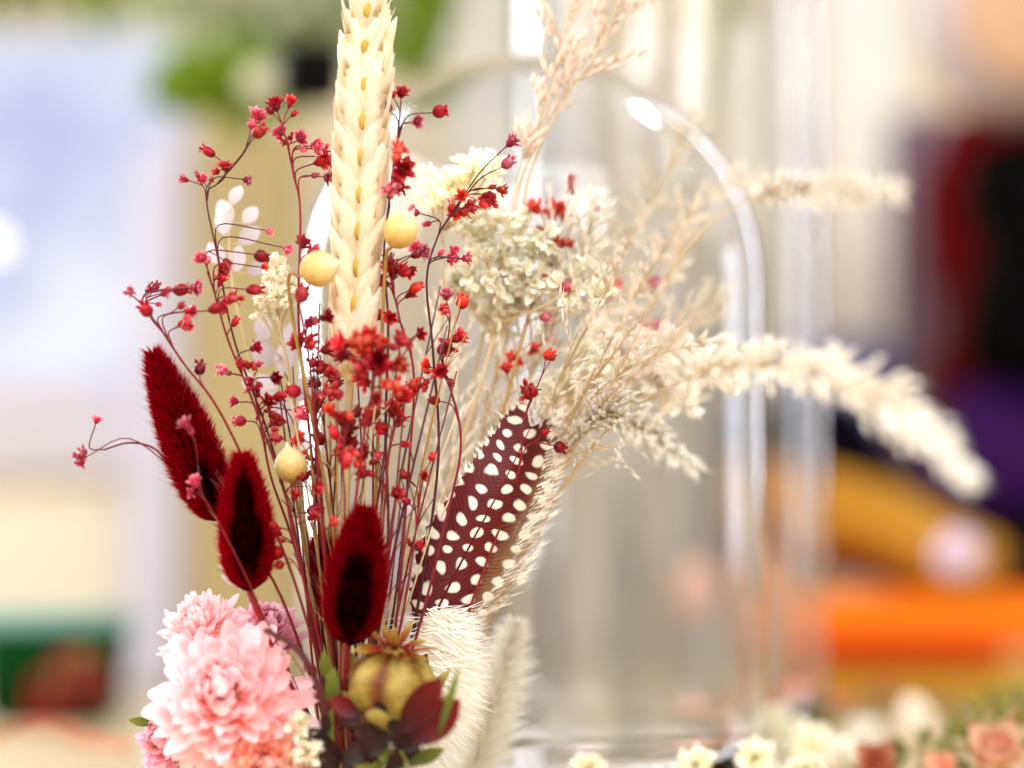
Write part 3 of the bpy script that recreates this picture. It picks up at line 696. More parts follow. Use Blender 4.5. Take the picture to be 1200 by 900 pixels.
# white plume standing behind the down
def plume(label, x0, y0, x1, y1, w, D, mk='down', n=5000):
    a = P(x0, y0, D); t = P(x1, y1, D); ax = (t-a).normalized(); L = (t-a).length
    root = thing('white_plume', label, 'plume', a)
    b = MB(); b.tube([basep(), a, t], .0004, .0002, 5); b.build('stem', M['down'], root)
    b = MB()
    for i in range(n):
        k = R.random(); rd = rv(1); rd = (rd-ax*rd.dot(ax)).normalized()
        d = (rd*.9+ax*.6+rv(.2)).normalized()
        b.hair(a+ax*L*k, d, S(w, D)*R.uniform(.5, 1.05)*math.sin(math.pi*(.15+.8*k))**.6, S(1.6, D), bend=rv(.15))
    b.build('fluff', M[mk], root, smooth=False)
plume('fluffy white plume below the feather and right of the yellow pod', 530, 985, 605, 730, 62, .605, n=4200)

# ------------------------------------------------------------------ pink flowers
def chrys(label, x, y, r, face, D, mk, centre='floret', layers=8, cx=.17, n0=20, petw=.34):
    c = P(x, y, D); f = V(face).normalized(); o1 = f.orthogonal().normalized(); o2 = f.cross(o1)
    root = thing('pink_flower', label, 'flower', c, 'pink flower heads at the foot of the bouquet')
    RR = S(r, D)
    b = MB()
    for L in range(layers):
        k = L/(layers-1)                     # 0 outer .. 1 inner
        n = int(n0*(1-.45*k)); tilt = math.radians(118-88*k)
        for i in range(n):
            a = 2*math.pi*(i+.5*(L % 2))/n+R.uniform(-.2, .2); d = o1*math.cos(a)+o2*math.sin(a)
            tt = tilt+R.uniform(-.28, .28); dd = d*math.sin(tt)+f*math.cos(tt); uu = f*math.sin(tt)-d*math.cos(tt)
            ln = RR*(.98-.48*k)*R.uniform(.8, 1.1)
            b.petal(c+d*RR*.12*(1-k)+f*RR*(.05+.3*k), dd, uu, ln, RR*petw*(1-.3*k)*R.uniform(.85, 1.15), R.uniform(.2, .9), R.uniform(.2, 2.0)+.2*k, 8, .62, rnd=True)
    b.build('petals', M[mk], root)
    b = MB()
    for i in range(50):
        a = R.uniform(0, 6.28); q = RR*cx*math.sqrt(R.random()); d = o1*math.cos(a)+o2*math.sin(a)
        b.petal(c+f*RR*.46+d*q, f+d*.5*R.random()+rv(.3), d, RR*R.uniform(.2, .34), RR*.05, .4, R.uniform(-.5, .8), 4)
    b.build('centre', M[centre], root)
    b = MB(); b.ell(c-f*RR*.02, f, RR*.2, RR*.3, 10, 6); b.tube(smooth_path([c, c-f*RR*.5+V((.003, .004, -.005)), basep()], 6), .0009, .0009, 6); b.build('stem', M['stem_green'], root)
chrys('largest pink flower, a dense pompon with a red middle, lowest left in the bouquet', 272, 822, 102, (-.1, -1, .3), .560, 'pink_petal', 'floret_red', 10, n0=28, petw=.25)
chrys('pale pink flower with a golden middle topping the pink group', 238, 742, 56, (-.25, -.8, .75), .570, 'pink_petal', 'floret', 8, n0=24, petw=.24)
chrys('deep pink flower half hidden under the dark bunny tail', 312, 745, 48, (.3, -.8, .8), .578, 'pink_deep', 'floret_red', 7, n0=22, petw=.26)
chrys('lilac pink flower at the lower left corner of the pink group', 205, 868, 50, (-.7, -.9, .1), .570, 'pink_deep', 'floret', 7, n0=22, petw=.26)
chrys('peach orange flower at the bottom edge under the largest pink one', 310, 905, 66, (.2, -1, .3), .552, 'peach_petal', 'floret_red', 8, n0=24, petw=.24)
# ------------------------------------------------------------------ yellow seed pod with crown
c = P(458, 810, .556); ax = V((.1, -.5, 1)).normalized()
root = thing('nigella_pod', 'round yellow seed pod with spiky red and gold crown', 'seed pod', c)
b = MB(); r = S(55, .556)
o1 = ax.orthogonal().normalized(); o2 = ax.cross(o1)
vs, fs, gs = [], [], []; nn, mm = 40, 16
for i in range(mm+1):
    t = math.pi*i/mm; h = -math.cos(t); w = math.sin(t)
    for j in range(nn):
        a = 2*math.pi*j/nn; lob = 1-.1*abs(math.sin(a*2.5))**.4*w*0-.09*(1-abs(math.sin(a*2.5)))**2
        vs.append(c+ax*h*r*1.0+(o1*math.cos(a)+o2*math.sin(a))*r*w*lob*1.0); gs.append(.12+.7*abs(math.sin(a*2.5+.5))**.6)
for i in range(mm):
    for j in range(nn): fs.append((i*nn+j, i*nn+(j+1) % nn, (i+1)*nn+(j+1) % nn, (i+1)*nn+j))
b.add(vs, fs, gs); b.build('capsule', M['nig_body'], root)
top = c+ax*r*.93
b = MB()
for i in range(16):
    a = 2*math.pi*i/16+R.uniform(-.1, .1); d = o1*math.cos(a)+o2*math.sin(a)
    b.petal(top+d*r*.05, d*1.0+ax*R.uniform(.05, .5), ax, r*R.uniform(.75, 1.1), r*.18, .3, R.uniform(-.3, .5), 5, .6)
for i in range(10):
    a = 2*math.pi*i/10+.2; d = o1*math.cos(a)+o2*math.sin(a)
    b.petal(top, d*.6+ax*.9, ax, r*R.uniform(.3, .5), r*.1, .3, .5, 4, .6)
b.build('crown', M['nig_crown'], root)
for (dx, dy, px_, py_, mk_, L, W) in ((-.7, .5, 420, 838, 'maroon', 36, 24), (.55, .75, 470, 858, 'maroon', 76, 36), (.75, .7, 482, 872, 'maroon', 74, 40)):
    b = MB(); b.petal(P(px_, py_, .5385), RT*dx+UP*dy, -FW, S(L), S(W), .4, .15, 6, .55); b.build('sepal', M[mk_], root)
for i in range(9):
    a = 2*math.pi*i/9+.25; d = o1*math.cos(a)+o2*math.sin(a)
    b = MB(); b.petal(c-ax*r*.75+d*r*.62, (ax*.8+d*.75+rv(.12)).normalized(), d-ax*.3, r*R.uniform(1.1, 1.5), r*R.uniform(.5, .7), -.5, R.uniform(.35, .7)*-1, 7, .5); b.build('husk', M['husk_olive'] if i % 3 else M['maroon'], root)
for (dx, dy, px_, py_, L, W) in ((.3, 1, 514, 862, 80, 9),):
    b = MB(); b.petal(P(px_, py_, .537), RT*dx+UP*dy, -FW, S(L), S(W), .4, .2, 6, .55); b.build('bract', M['leaf_green'], root)
b = MB(); b.tube(smooth_path([c-ax*r*.95, P(440, 905, .56), basep()], 6), .0011, .001, 7); b.build('stem', M['stem_green'], root)

# dark foliage at the foot
leaves = []
for i in range(26): leaves.append((R.uniform(385, 480), R.uniform(838, 930), R.uniform(-.6, 3.6), R.uniform(.8, 1.5)))
leafy('dark maroon leaves packed under the yellow seed pod', [(425, 930), (430, 890), (435, 850)], leaves, .546, 'dark_leaf', 'dark_foliage', None, 26, 17, 'stem_dark', tobase=False, cat='leaves')
leafy('dark maroon twig arching over the right side of the pink flowers', [(385, 850), (370, 795), (345, 757), (310, 738)],
      [(372, 790, 2.2, .8), (352, 762, 1.8, .7), (322, 742, 2.9, .8), (378, 820, 2.6, .7), (384, 835, 1.4, .9), (340, 758, 3.5, .6), (362, 780, 4, .6)], .546, 'maroon', 'dark_twig', None, 18, 10, 'stem_dark', tobase=False, cat='twig', thick=.0011)
leafy('green leafy stem between the pink flowers and the seed pod', [(398, 935), (388, 860), (386, 790)],
      [(388, 830, 1.5, 1.5), (386, 855, 1.7, 1.3), (384, 800, 1.65, 1.2)], .55, 'leaf_green', 'leafy_shoot', None, 34, 12, 'stem_green', tobase=False, cat='leaves', thick=.001)
leafy('green leaves at the bottom edge below the seed pod', [(470, 945), (480, 905), (470, 880)],
      [(475, 900, 2.6, 1.3), (480, 895, .4, 1.3), (455, 908, 2.9, 1.2)], .543, 'leaf_green', 'green_leaf_sprig', None, 34, 14, 'stem_green', tobase=False, cat='leaves')
leafy('single dark green leaf poking out left of the pink flowers', [(215, 905), (185, 860)], [(180, 848, 3.0, 1.0)], .566, 'leaf_green', 'green_leaf', None, 30, 11, 'stem_green', tobase=False, cat='leaf')

# ------------------------------------------------------------------ glass domes
gm = bpy.data.materials.new('clear_glass'); gm.use_nodes = True
nt = gm.node_tree; nt.nodes.remove(nt.nodes['Principled BSDF'])
g = nt.nodes.new('ShaderNodeBsdfGlass'); g.inputs['IOR'].default_value = 1.46; g.inputs['Roughness'].default_value = 0; g.inputs['Color'].default_value = (.985, .99, 1, 1)
nt.links.new(g.outputs[0], nt.nodes['Material Output'].inputs['Surface'])
def dome(label, x, D, rpx, ytop, zbase, th, name='glass_dome'):
    c = P(x, 700, D); c.z = zbase; rr = S(rpx, D)
    ztop = P(x, ytop, D).z; zs = ztop-rr
    prof = [(rr, 0)]
    for i in range(1, 12): prof.append((rr, (zs-zbase)*i/12))
    for i in range(25): a = math.pi/2*i/24; prof.append((max(rr*math.cos(a), 1e-6), zs-zbase+rr*math.sin(a)))
    inn = []
    ri = rr-th
    for i in range(25): a = math.pi/2*(24-i)/24; inn.append((max(ri*math.cos(a), 1e-6), zs-zbase+ri*math.sin(a)))
    for i in range(11, 0, -1): inn.append((ri, (zs-zbase)*i/12))
    inn.append((ri, 0)); inn.append((rr, 0))
    b = MB(); b.lathe(c, (0, 0, 1), prof+inn, 96)
    b.f = [f for f in b.f if len(f) == 4]
    o = b.build(name, gm); tag(o, label, 'glass dome')
    o.data.polygons.foreach_set('use_smooth', [True]*len(o.data.polygons))
    return c, rr, zs
ZP = .004
dc, dr_, dzs = dome('wide round topped glass dome right behind the bouquet', 622, .70, 273, 56, ZP+.0005, .0013)
dc2, dr2, dzs2 = dome('taller narrow glass dome standing behind the wide one', 783, .88, 183, -190, ZP+.0005, .0016)
M['wood'] = mat('pale_wood', [(0, (196, 176, 140)), (1, (225, 208, 176))], .5, nscale=30, var=.6)
M['wood2'] = mat('white_wood', [(0, (222, 212, 196)), (1, (240, 234, 222))], .5, nscale=30, var=.4)
for cc, rr, lb in ((dc, dr_, 'round pale base plate under the wide glass dome'), (dc2, dr2, 'round pale base plate under the taller glass dome')):
    b = MB(); R0 = rr+.006
    b.lathe(V((cc.x, cc.y, .0005)), (0, 0, 1), [(R0-.001, 0), (R0, .001), (R0, ZP-.002), (R0-.0015, ZP-.0006), (R0-.003, ZP-.0005)], 64); o = b.build('dome_base', M['wood2']); tag(o, lb, 'base plate')

# ------------------------------------------------------------------ table and room
b = MB(); b.box((0, .85, -.02), 1.6, 1.0, .02); o = b.build('table_top', mat('table', [(0, (198, 178, 140)), (1, (226, 210, 178))], .45, nscale=8, var=.8), bevel=.003); struct(o)
b = MB(); b.box((0, 2.0, .5), 3.0, .02, 1.6); o = b.build('wall', mat('wall', [(0, (234, 216, 184)), (1, (246, 234, 208))], .9, nscale=2, var=.8)); struct(o)

def bgmat(name, c, c2=None, rough=.7, **k): return mat(name, [(0, c), (1, c2 or tuple(min(255, v*1.08) for v in c))], rough, nscale=8, var=.6, spec=.05, **k)
def curtain(name, label, x0, x1, y0, y1, D, m, folds=5, amp=.008, cat='curtain', group=None, thick=.004):
    a = P(x0, y1, D); c_ = P(x1, y0, D); vs = []; fs = []; n = folds*10
    for layer in (0, 1):
        for i in range(n+1):
            k = i/n; x = a.x+(c_.x-a.x)*k; yy = a.y+amp*math.sin(k*folds*6.283)+amp*.5*math.sin(k*folds*2.9+1)+layer*thick
            vs.append((x, yy, a.z)); vs.append((x, yy, c_.z))
    m_ = 2*(n+1)
    for i in range(n):
        fs.append((2*i, 2*i+2, 2*i+3, 2*i+1)); fs.append((m_+2*i, m_+2*i+1, m_+2*i+3, m_+2*i+2))
        fs.append((2*i+1, 2*i+3, m_+2*i+3, m_+2*i+1)); fs.append((2*i, m_+2*i, m_+2*i+2, 2*i+2))
    fs.append((0, 1, m_+1, m_)); fs.append((2*n, m_+2*n, m_+2*n+1, 2*n+1))
    b = MB(); b.add(vs, fs); o = b.build(name, m); tag(o, label, cat, group); return o
def slab(name, label, x0, x1, y0, y1, D, m, cat, depth=.03, bevel=.006, roll=0.0):
    a = P(x0, y1, D); c_ = P(x1, y0, D); mid = (a+c_)*.5
    b = MB(); b.box(mid+V((0, depth/2, 0)), abs(c_.x-a.x)/2, depth/2, abs(c_.z-a.z)/2, Matrix.Rotation(roll, 3, 'Y') if roll else None)
    o = b.build(name, m, smooth=True, bevel=bevel); tag(o, label, cat); return o

# window left
wm = bpy.data.materials.new('window_light'); wm.use_nodes = True
nt = wm.node_tree; bs = nt.nodes['Principled BSDF']; nz = nt.nodes.new('ShaderNodeTexNoise'); nz.inputs['Scale'].default_value = 9
tc = nt.nodes.new('ShaderNodeTexCoord'); nt.links.new(tc.outputs['Object'], nz.inputs['Vector'])
cr = nt.nodes.new('ShaderNodeValToRGB'); cr.color_ramp.elements[0].position = .35; cr.color_ramp.elements[1].position = .65
cr.color_ramp.elements[0].color = (*lin((186, 192, 230)), 1); cr.color_ramp.elements[1].color = (*lin((240, 242, 252)), 1)
nt.links.new(nz.outputs['Fac'], cr.inputs['Fac']); nt.links.new(cr.outputs[0], bs.inputs['Emission Color']); bs.inputs['Emission Strength'].default_value = 1.0; bs.inputs['Base Color'].default_value = (.02, .02, .02, 1)
M['win'] = wm
w = slab('window', 'bright bluish white window filling the left background', -260, 212, 30, 480, 1.55, wm, 'window', .02, .004)
slab('white_cabinet', 'cream board below the bright window on the left', -260, 150, 486, 812, 1.5, bgmat('cream_board', (232, 222, 202)), 'board', .04)
slab('haze_strip', 'pale lilac grey strip added for the haze between the bright window and the cream board', -260, 165, 445, 560, 1.49, bgmat('lilacgrey', (214, 210, 222)), 'board', .012)  # added strip, imitates the soft hazy change below the window
slab('wooden_post', 'khaki upright post at the right edge of the bright window', 222, 352, 128, 812, 1.42, bgmat('khaki', (196, 176, 128)), 'post', .05)
slab('white_post', 'narrow white upright beside the window and cream board', 150, 218, 150, 812, 1.46, bgmat('offwhite', (206, 204, 226)), 'post', .04)
# plant at top left
def bush(label, name, blobs, D, m, L, W, cat='plant', n=1.0, group=None, pot=None):
    root = thing(name, label, cat, P(blobs[0][0], blobs[0][1], D), group)
    b = MB(); f = MB(); c0 = P(blobs[0][0], blobs[0][1], D)
    for (x, y, r) in blobs:
        c = P(x, y, D+R.uniform(-.02, .02)); b.tube([c0, c0.lerp(c, .5)+V((0, 0, .01)), c], .003, .002, 6)
        for i in range(int(14*n*(r/30)**1.5)+4):
            d = rv(1).normalized(); f.petal(c+d*S(r, D)*R.random(), d+UP*.2, -FW+rv(.8), S(L, D)*R.uniform(.7, 1.2), S(W, D), .2, R.uniform(-.4, .8), 5)
    b.build('stem', M['stem_green'], root); f.build('foliage', m, root)
    return root
M['lgreen'] = mat('leaf_bright', [(0, (95, 125, 12)), (1, (140, 165, 35))], .5, trans=.2, nscale=20)
M['lsage'] = mat('leaf_sage', [(0, (150, 165, 118)), (1, (205, 208, 176))], .5, trans=.2, nscale=20)
bush('bright green foliage hanging at upper left beside the black pot', 'green_plant', [(270, 100, 26), (225, 102, 24), (250, 105, 22), (300, 105, 22), (205, 95, 14), (325, 95, 14)], 1.15, M['lgreen'], 44, 30, n=2.2)
bush('bright green foliage right behind the tip of the wheat', 'green_plant', [(490, 30, 18), (500, 0, 18), (482, 60, 16), (470, 85, 12), (505, -20, 18)], 1.15, M['lgreen'], 36, 26, n=1.6)
bush('pale sage leaves above the bright green foliage at the top', 'sage_plant', [(300, 30, 40), (350, 20, 36), (250, 20, 34), (380, 40, 26), (280, 60, 24), (440, 40, 26), (330, -10, 40), (200, 5, 28), (410, 0, 30)], 1.22, M['lsage'], 42, 30, n=1.6)
bush('dark green foliage along the top left edge', 'green_plant', [(40, -12, 26), (100, -8, 24), (0, -10, 24), (150, -8, 18)], 1.3, M['lgreen'], 40, 26, n=1.0)
b = MB(); c = P(364, 120, 1.0); b.lathe(c, (0, 0, 1), [(.009, 0), (.013, .001), (.0145, .010), (.0145, .022), (.012, .022), (.011, .018)], 24); o = b.build('black_pot', bgmat('black', (6, 4, 4), (10, 6, 6), .5)); tag(o, 'small black pot left of the wheat near the top', 'pot')
b = MB(); b.ell(P(306, 98, 1.1), UP, S(22, 1.1), S(22, 1.1), 16, 12); o = b.build('pale_bokeh', bgmat('sage_bokeh', (190, 185, 160))); tag(o, 'pale grey green ball for a bokeh disc between green leaves and black pot', 'ball')  # added ball, stands in for a blurred disc of light

# white curtains and plumes in the centre and right
curtain('white_curtain', 'white curtain seen through the upper left part of the dome', 515, 625, -60, 800, 1.75, bgmat('white_cloth', (232, 226, 214)), 3)
curtain('white_curtain', 'cream curtain between the two vertical glass edges', 855, 958, -60, 700, 1.7, bgmat('cream_cloth', (212, 200, 176)), 4)
curtain('white_curtain', 'bright white curtain right of the taller dome', 968, 1078, -60, 640, 1.62, bgmat('bright_cloth', (236, 230, 222)), 3)
curtain('mauve_curtain', 'greyish mauve cloth left of the dark red cloth', 1050, 1135, 120, 690, 1.5, bgmat('mauve', (146, 124, 140)), 3)
curtain('grey_curtain', 'bluish grey cloth low between the bright curtain and purple cloth', 950, 1060, 395, 640, 1.55, bgmat('bluegrey', (112, 110, 160)), 3)
def outline(name, label, pts, D, m, cat, depth=.03, bev=.008):
    sp = smooth_path([P(x, y, D) for x, y in pts]+[P(*pts[0], D)], 5)[:-1]; n = len(sp); y0 = sp[0].y
    vs = [(p.x, y0, p.z) for p in sp]+[(p.x, y0+depth, p.z) for p in sp]
    cx_ = sum(p.x for p in sp)/n; cz_ = sum(p.z for p in sp)/n
    ins = [(cx_+(p.x-cx_)*.82, y0-depth*.45, cz_+(p.z-cz_)*.88) for p in sp]
    b = MB(); b.add(vs+ins, [(i, (i+1) % n, n+(i+1) % n, n+i) for i in range(n)]+[(2*n+i, 2*n+(i+1) % n, (i+1) % n, i) for i in range(n)]+[tuple(range(2*n, 3*n))[::-1], tuple(range(n, 2*n))])
    o = b.build(name, m); tag(o, label, cat); return o
outline('red_cloth', 'dark red cloth hanging at the right edge behind the black bag', [(1118, 134), (1210, 114), (1310, 116), (1310, 480), (1180, 486), (1084, 472), (1096, 420), (1106, 370), (1090, 300), (1084, 215)], 1.4, bgmat('darkred', (98, 2, 4), (122, 5, 6)), 'cloth')
outline('purple_cloth', 'purple cloth at the right edge below the black bag', [(1120, 455), (1200, 440), (1310, 440), (1310, 600), (1180, 640), (1090, 615), (1050, 575), (1100, 530)], 1.3, bgmat('purple', (58, 20, 84), (96, 56, 120)), 'cloth')
def soft(name, label, x0, x1, y0, y1, D, m, cat, depth=.05, roll=0.0):
    o = slab(name, label, x0, x1, y0, y1, D, m, cat, depth, 0, roll); s_ = o.modifiers.new('b', 'BEVEL'); s_.width = min(abs(x1-x0), abs(y1-y0))*D/FPX*.32; s_.segments = 6; return o
outline('black_bag', 'tall black bag at the right edge in front of the red cloth', [(1150, 168), (1230, 152), (1310, 160), (1310, 452), (1200, 450), (1134, 420), (1142, 340), (1158, 285), (1138, 230)], 1.28, bgmat('black2', (5, 4, 5), (9, 6, 8), .8), 'bag')
outline('black_cloth', 'black cloth wedge behind the gold roll right of the taller dome', [(900, 476), (985, 462), (1030, 510), (1080, 580), (1150, 620), (1150, 680), (1000, 670), (900, 640)], 1.26, bgmat('black3', (6, 3, 14), (12, 6, 10), .8), 'cloth')
soft('black_box', 'black box at the right edge below the purple cloth', 1150, 1290, 590, 760, 1.25, bgmat('black4', (14, 4, 6), (20, 6, 8), .8), 'box', roll=.15)
b = MB(); b.tube([P(900, 575, 1.2), P(1040, 612, 1.18), P(1160, 672, 1.15)], S(46, 1.2), S(40, 1.16), 20); o = b.build('gold_roll', bgmat('gold', (186, 122, 28), (205, 150, 60))); tag(o, 'thick golden brown roll slanting down towards the right edge', 'roll')
b = MB(); b.tube([P(900, 628, 1.24), P(1040, 662, 1.22), P(1170, 706, 1.2)], S(26, 1.2), S(26, 1.16), 16); o = b.build('red_roll', bgmat('deepred', (110, 12, 6), (140, 30, 12))); tag(o, 'dark red roll under the golden brown roll', 'roll')
soft('orange_cushion', 'bright orange band of cloth low at the right edge', 930, 1290, 692, 762, 1.15, bgmat('orange', (242, 122, 26), (250, 150, 60)), 'cloth', .06)
soft('red_strip', 'thin red strip under the orange cloth', 950, 1180, 758, 776, 1.14, bgmat('redstrip', (190, 20, 14), (200, 30, 20)), 'strip', .04)
soft('ochre_box', 'ochre yellow box below the orange cloth', 930, 1290, 774, 826, 1.15, bgmat('ochre', (206, 158, 58), (220, 180, 90)), 'box', .06)
b = MB(); b.ell(P(1122, 650, 1.0), UP, S(30, 1), S(30, 1), 16, 12); o = b.build('lilac_bokeh', bgmat('lilac', (205, 178, 195))); tag(o, 'pale lilac ball for a bokeh disc in front of the golden roll', 'ball')  # solid ball in place of an out of focus light disc
b = MB(); b.ell(P(1205, 20, 1.3), UP, S(125, 1.3), S(125, 1.3), 28, 18); o = b.build('round_bowl', bgmat('pale_bowl', (206, 192, 200))); tag(o, 'big pale round bowl in the top right corner', 'bowl')  # pale sphere for a bowl, no lamp in this corner
b = MB(); b.lathe(P(1205, 15, 1.2), (0, -1, 0), [(S(84, 1.2), 0), (S(84, 1.2), .006), (S(70, 1.2), .01)], 32); o = b.build('peach_plate', bgmat('peach', (196, 158, 128))); tag(o, 'peach coloured disc in front of the pale round bowl', 'plate')
b = MB(); b.ell(P(-8, 286, 1.4), UP, S(14, 1.4), S(14, 1.4), 16, 12); o = b.build('globe_lamp', mat('globe', (255, 255, 255), emit=(255, 255, 255), estr=1.4)); tag(o, 'small round white lamp at the left edge against the window', 'lamp')

# tall background plumes (vertical streaks behind the glass)
tints = [('beige', (204, 190, 164)), ('cream', (222, 212, 190)), ('taupe', (170, 158, 138)), ('white', (230, 222, 208)), ('tan', (200, 184, 152)), ('greenish grey', (158, 156, 132))]
TM = {a: bgmat('plume_'+a.replace(' ', '_'), c, trans=.2) for a, c in tints}
def bplume(label, x, yt, yb, w, D, tint, lean=0):
    top = P(x+lean, yt, D); bot = P(x, yb, D)
    root = thing('pampas_plume', label, 'dried grass', V((bot.x, bot.y, 0)), 'tall blurred plumes in the background')
    b = MB(); b.tube([V((bot.x, bot.y, .001)), bot, bot.lerp(top, .5)], .002, .001, 6); b.build('stem', M['stem_cream'], root)
    b = MB(); L = (top-bot).length; ax = (top-bot).normalized()
    for i in range(240):
        k = R.random(); d = (rv(1)*.5+ax).normalized(); d.y *= 1
        b.petal(bot+ax*L*k*.92, d+rv(.25), rv(1), S(w*1.1, D)*(.4+math.sin(math.pi*min(.97, k+.1))), S(w*.28, D), .2, .2, 3)
    b.build('plume', TM[tint], root)
for (x, yt, yb, w, D, t, ln, lb) in (
    (640, -60, 420, 34, 1.35, 'taupe', 10, 'taupe plume behind the tall rosy grass'),
    (690, -60, 360, 40, 1.3, 'beige', 0, 'beige plume above the centre of the wide dome'),
    (720, 150, 560, 34, 1.25, 'white', 6, 'white plume seen through the middle of the wide dome'),
    (760, -70, 330, 34, 1.2, 'tan', -6, 'tan plume left of the green stem at the top'),
    (800, -60, 380, 36, 1.35, 'beige', 4, 'beige plume behind the bright lamp reflection'),
    (838, 100, 600, 22, 1.3, 'tan', 0, 'tan plume just inside the right wall of the wide dome'),
    (880, -50, 240, 36, 1.2, 'cream', 10, 'cream plume between the green stem and the taller dome edge'),
    (920, 60, 470, 30, 1.25, 'cream', 0, 'cream plume between the two vertical glass edges'),
    (738, 540, 815, 24, 1.1, 'greenish grey', 0, 'greenish grey bunch standing low in the middle of the dome'),
    (700, 500, 815, 26, 1.25, 'cream', -4, 'cream bunch low left of the greenish grey one'),
    (790, 560, 815, 30, 1.2, 'beige', 4, 'beige bunch low right of the greenish grey one'),
    (660, 560, 815, 26, 1.3, 'white', 0, 'whitish bunch low beside the spotted feather'),
    (930, 590, 815, 20, 1.05, 'tan', 0, 'tan bunch low between the vertical glass edges')):
    bplume(lb, x, yt, yb, w, D, t, ln)
b = MB(); b.tube(smooth_path([P(858, -40, 1.0), P(850, 40, 1.0), P(832, 90, 1.0), P(824, 150, 1.0)], 6), .0028, .002, 8); o = b.build('hanging_vine', M['stem_green']); tag(o, 'dark green hanging stem left of the taller dome edge at the top', 'stem')

# low background: left pot, berries
b = MB(); c = P(60, 728, 1.08); zt = c.z; b.lathe(V((P(62, 728, 1.08).x, c.y, .001)), (0, 0, 1), [(.024, 0), (.03, .003), (.033, zt*.6), (.034, zt*.9)], 28)
root = thing('green_pot', 'dark green pot with pale teal rim at the lower left', 'pot', V((c.x, c.y, 0)))
b.build('body', bgmat('dgreen', (4, 44, 14), (8, 58, 20)), root)
b = MB(); b.lathe(V((P(62, 728, 1.08).x, c.y, zt*.9+.001)), (0, 0, 1), [(.034, 0), (.036, .001), (.036, .008), (.033, .009), (.03, .003)], 28); b.build('rim', bgmat('teal', (120, 168, 160)), root)
bush('dark red blossoms lying beside the green pot at lower left', 'red_blossom', [(90, 800, 24), (60, 810, 18), (115, 798, 18), (75, 790, 16), (50, 825, 14)], .98, M['bloom_crimson'], 24, 20, 'flower')
o = None
b = MB(); b.tube(smooth_path([P(-20, 868, .8), P(60, 850, .8), P(150, 880, .76)], 6), .0012, .001, 6); b.tube(smooth_path([P(60, 850, .8), P(100, 872, .8), P(150, 868, .78)], 5), .001, .0008, 6); o = b.build('peach_twig', mat('twig', (205, 120, 80))); tag(o, 'faint orange twig on the table left of the pink flowers', 'twig')

# ------------------------------------------------------------------ flowers lying on the table, right
def rose(label, x, y, r, D, face, mk, group='rosebuds on the table at lower right'):
    c = P(x, y, D); f = V(face).normalized(); o1 = f.orthogonal().normalized(); o2 = f.cross(o1); RR = S(r, D)
    root = thing('rosebud', label, 'rosebud', c, group)
    b = MB()
    for L, (n, tl, sc_) in enumerate(((4, .62, 1.0), (4, .42, .98), (3, .25, .95), (3, .1, .9))):
        for i in range(n):
            a = 2*math.pi*(i+.3*L)/n; d = o1*math.cos(a)+o2*math.sin(a)
            b.petal(c-f*RR*.8+d*RR*.1, d*math.sin(tl*1.5)+f*math.cos(tl*1.5), f*math.sin(tl)-d*math.cos(tl), RR*2.0*sc_, RR*1.25*(1-.15*L), .6, .9, 7, .6)
    b.build('petals', M[mk], root)
    for i in range(5):
        a = 2*math.pi*i/5; d = o1*math.cos(a)+o2*math.sin(a)
        b = MB(); b.petal(c-f*RR*.85, d+f*.4, f, RR*1.5, RR*.45, .3, .5, 5); b.build('sepal', M['leaf_olive'], root)
    b = MB(); e = c-f*RR*3; e.z = max(.0015, e.z); b.tube(smooth_path([c-f*RR*.8, c-f*RR*1.8, e], 5), .0012, .001, 6); b.build('stem', M['stem_green'], root)
M['rose_peach'] = mat('rose_peach', [(0, (246, 214, 170)), (.85, (250, 214, 190)), (1, (214, 90, 76))], .5, trans=.3, nscale=120, var=.3)
M['rose_red'] = mat('rose_red', [(0, (244, 206, 150)), (.7, (240, 170, 136)), (1, (190, 40, 36))], .5, trans=.3, nscale=120, var=.3)
rose('largest peach rosebud with olive leaves at the lower right edge', 1166, 882, 34, .645, (-.1, -.9, .6), 'rose_peach')
rose('red edged rosebud left of the largest peach one', 1030, 897, 26, .66, (-.4, -.8, .5), 'rose_red')
rose('small pale rosebud cut off by the bottom edge near the right corner', 1100, 905, 22, .655, (.2, -.8, .6), 'rose_peach')
rose('blurred pink bud standing right of the taller dome edge', 985, 822, 12, .80, (.1, -.4, 1), 'rose_red')
rose('second blurred pink bud, nearer to the leafy bunch', 1034, 812, 12, .82, (.1, -.4, 1), 'rose_red')
leafy('olive leaves around the largest rosebud at the right edge', [(1190, 935), (1170, 860), (1140, 815)],
      [(1135, 868, 2.2, .9), (1150, 856, 1.9, .8), (1186, 852, .6, 1.0), (1196, 872, .2, .9), (1126, 884, 2.6, .9), (1168, 846, 1.2, .9), (1142, 900, 2.9, .9)], .66, 'leaf_olive', 'leafy_bunch', 'leafy bunches on the table at lower right', 40, 20, 'stem_green', tobase=False, cat='leaves')
leafy('grey green blurred leaves above the rosebuds at the right edge', [(1200, 900), (1160, 820), (1150, 800)],
      [(1150, 838, 2.4, .9), (1165, 828, 1.4, .8), (1183, 822, .8, .9), (1132, 850, 2.8, .8), (1196, 832, .3, .9)], .74, 'leaf_olive', 'leafy_bunch', 'leafy bunches on the table at lower right', 40, 24, 'stem_green', tobase=False, cat='leaves')
leafy('low olive leaves between the two rosebuds', [(1085, 925), (1080, 880), (1070, 850)],
      [(1060, 882, 2.2, .9), (1080, 872, 1.3, .9), (1095, 880, .6, .9), (1100, 885, .1, 1), (1065, 885, 2.8, 1), (1058, 900, 3, 1), (1110, 870, 1.2, 1)], .68, 'leaf_green', 'leafy_bunch', 'leafy bunches on the table at lower right', 28, 15, 'stem_green', tobase=False, cat='leaves')
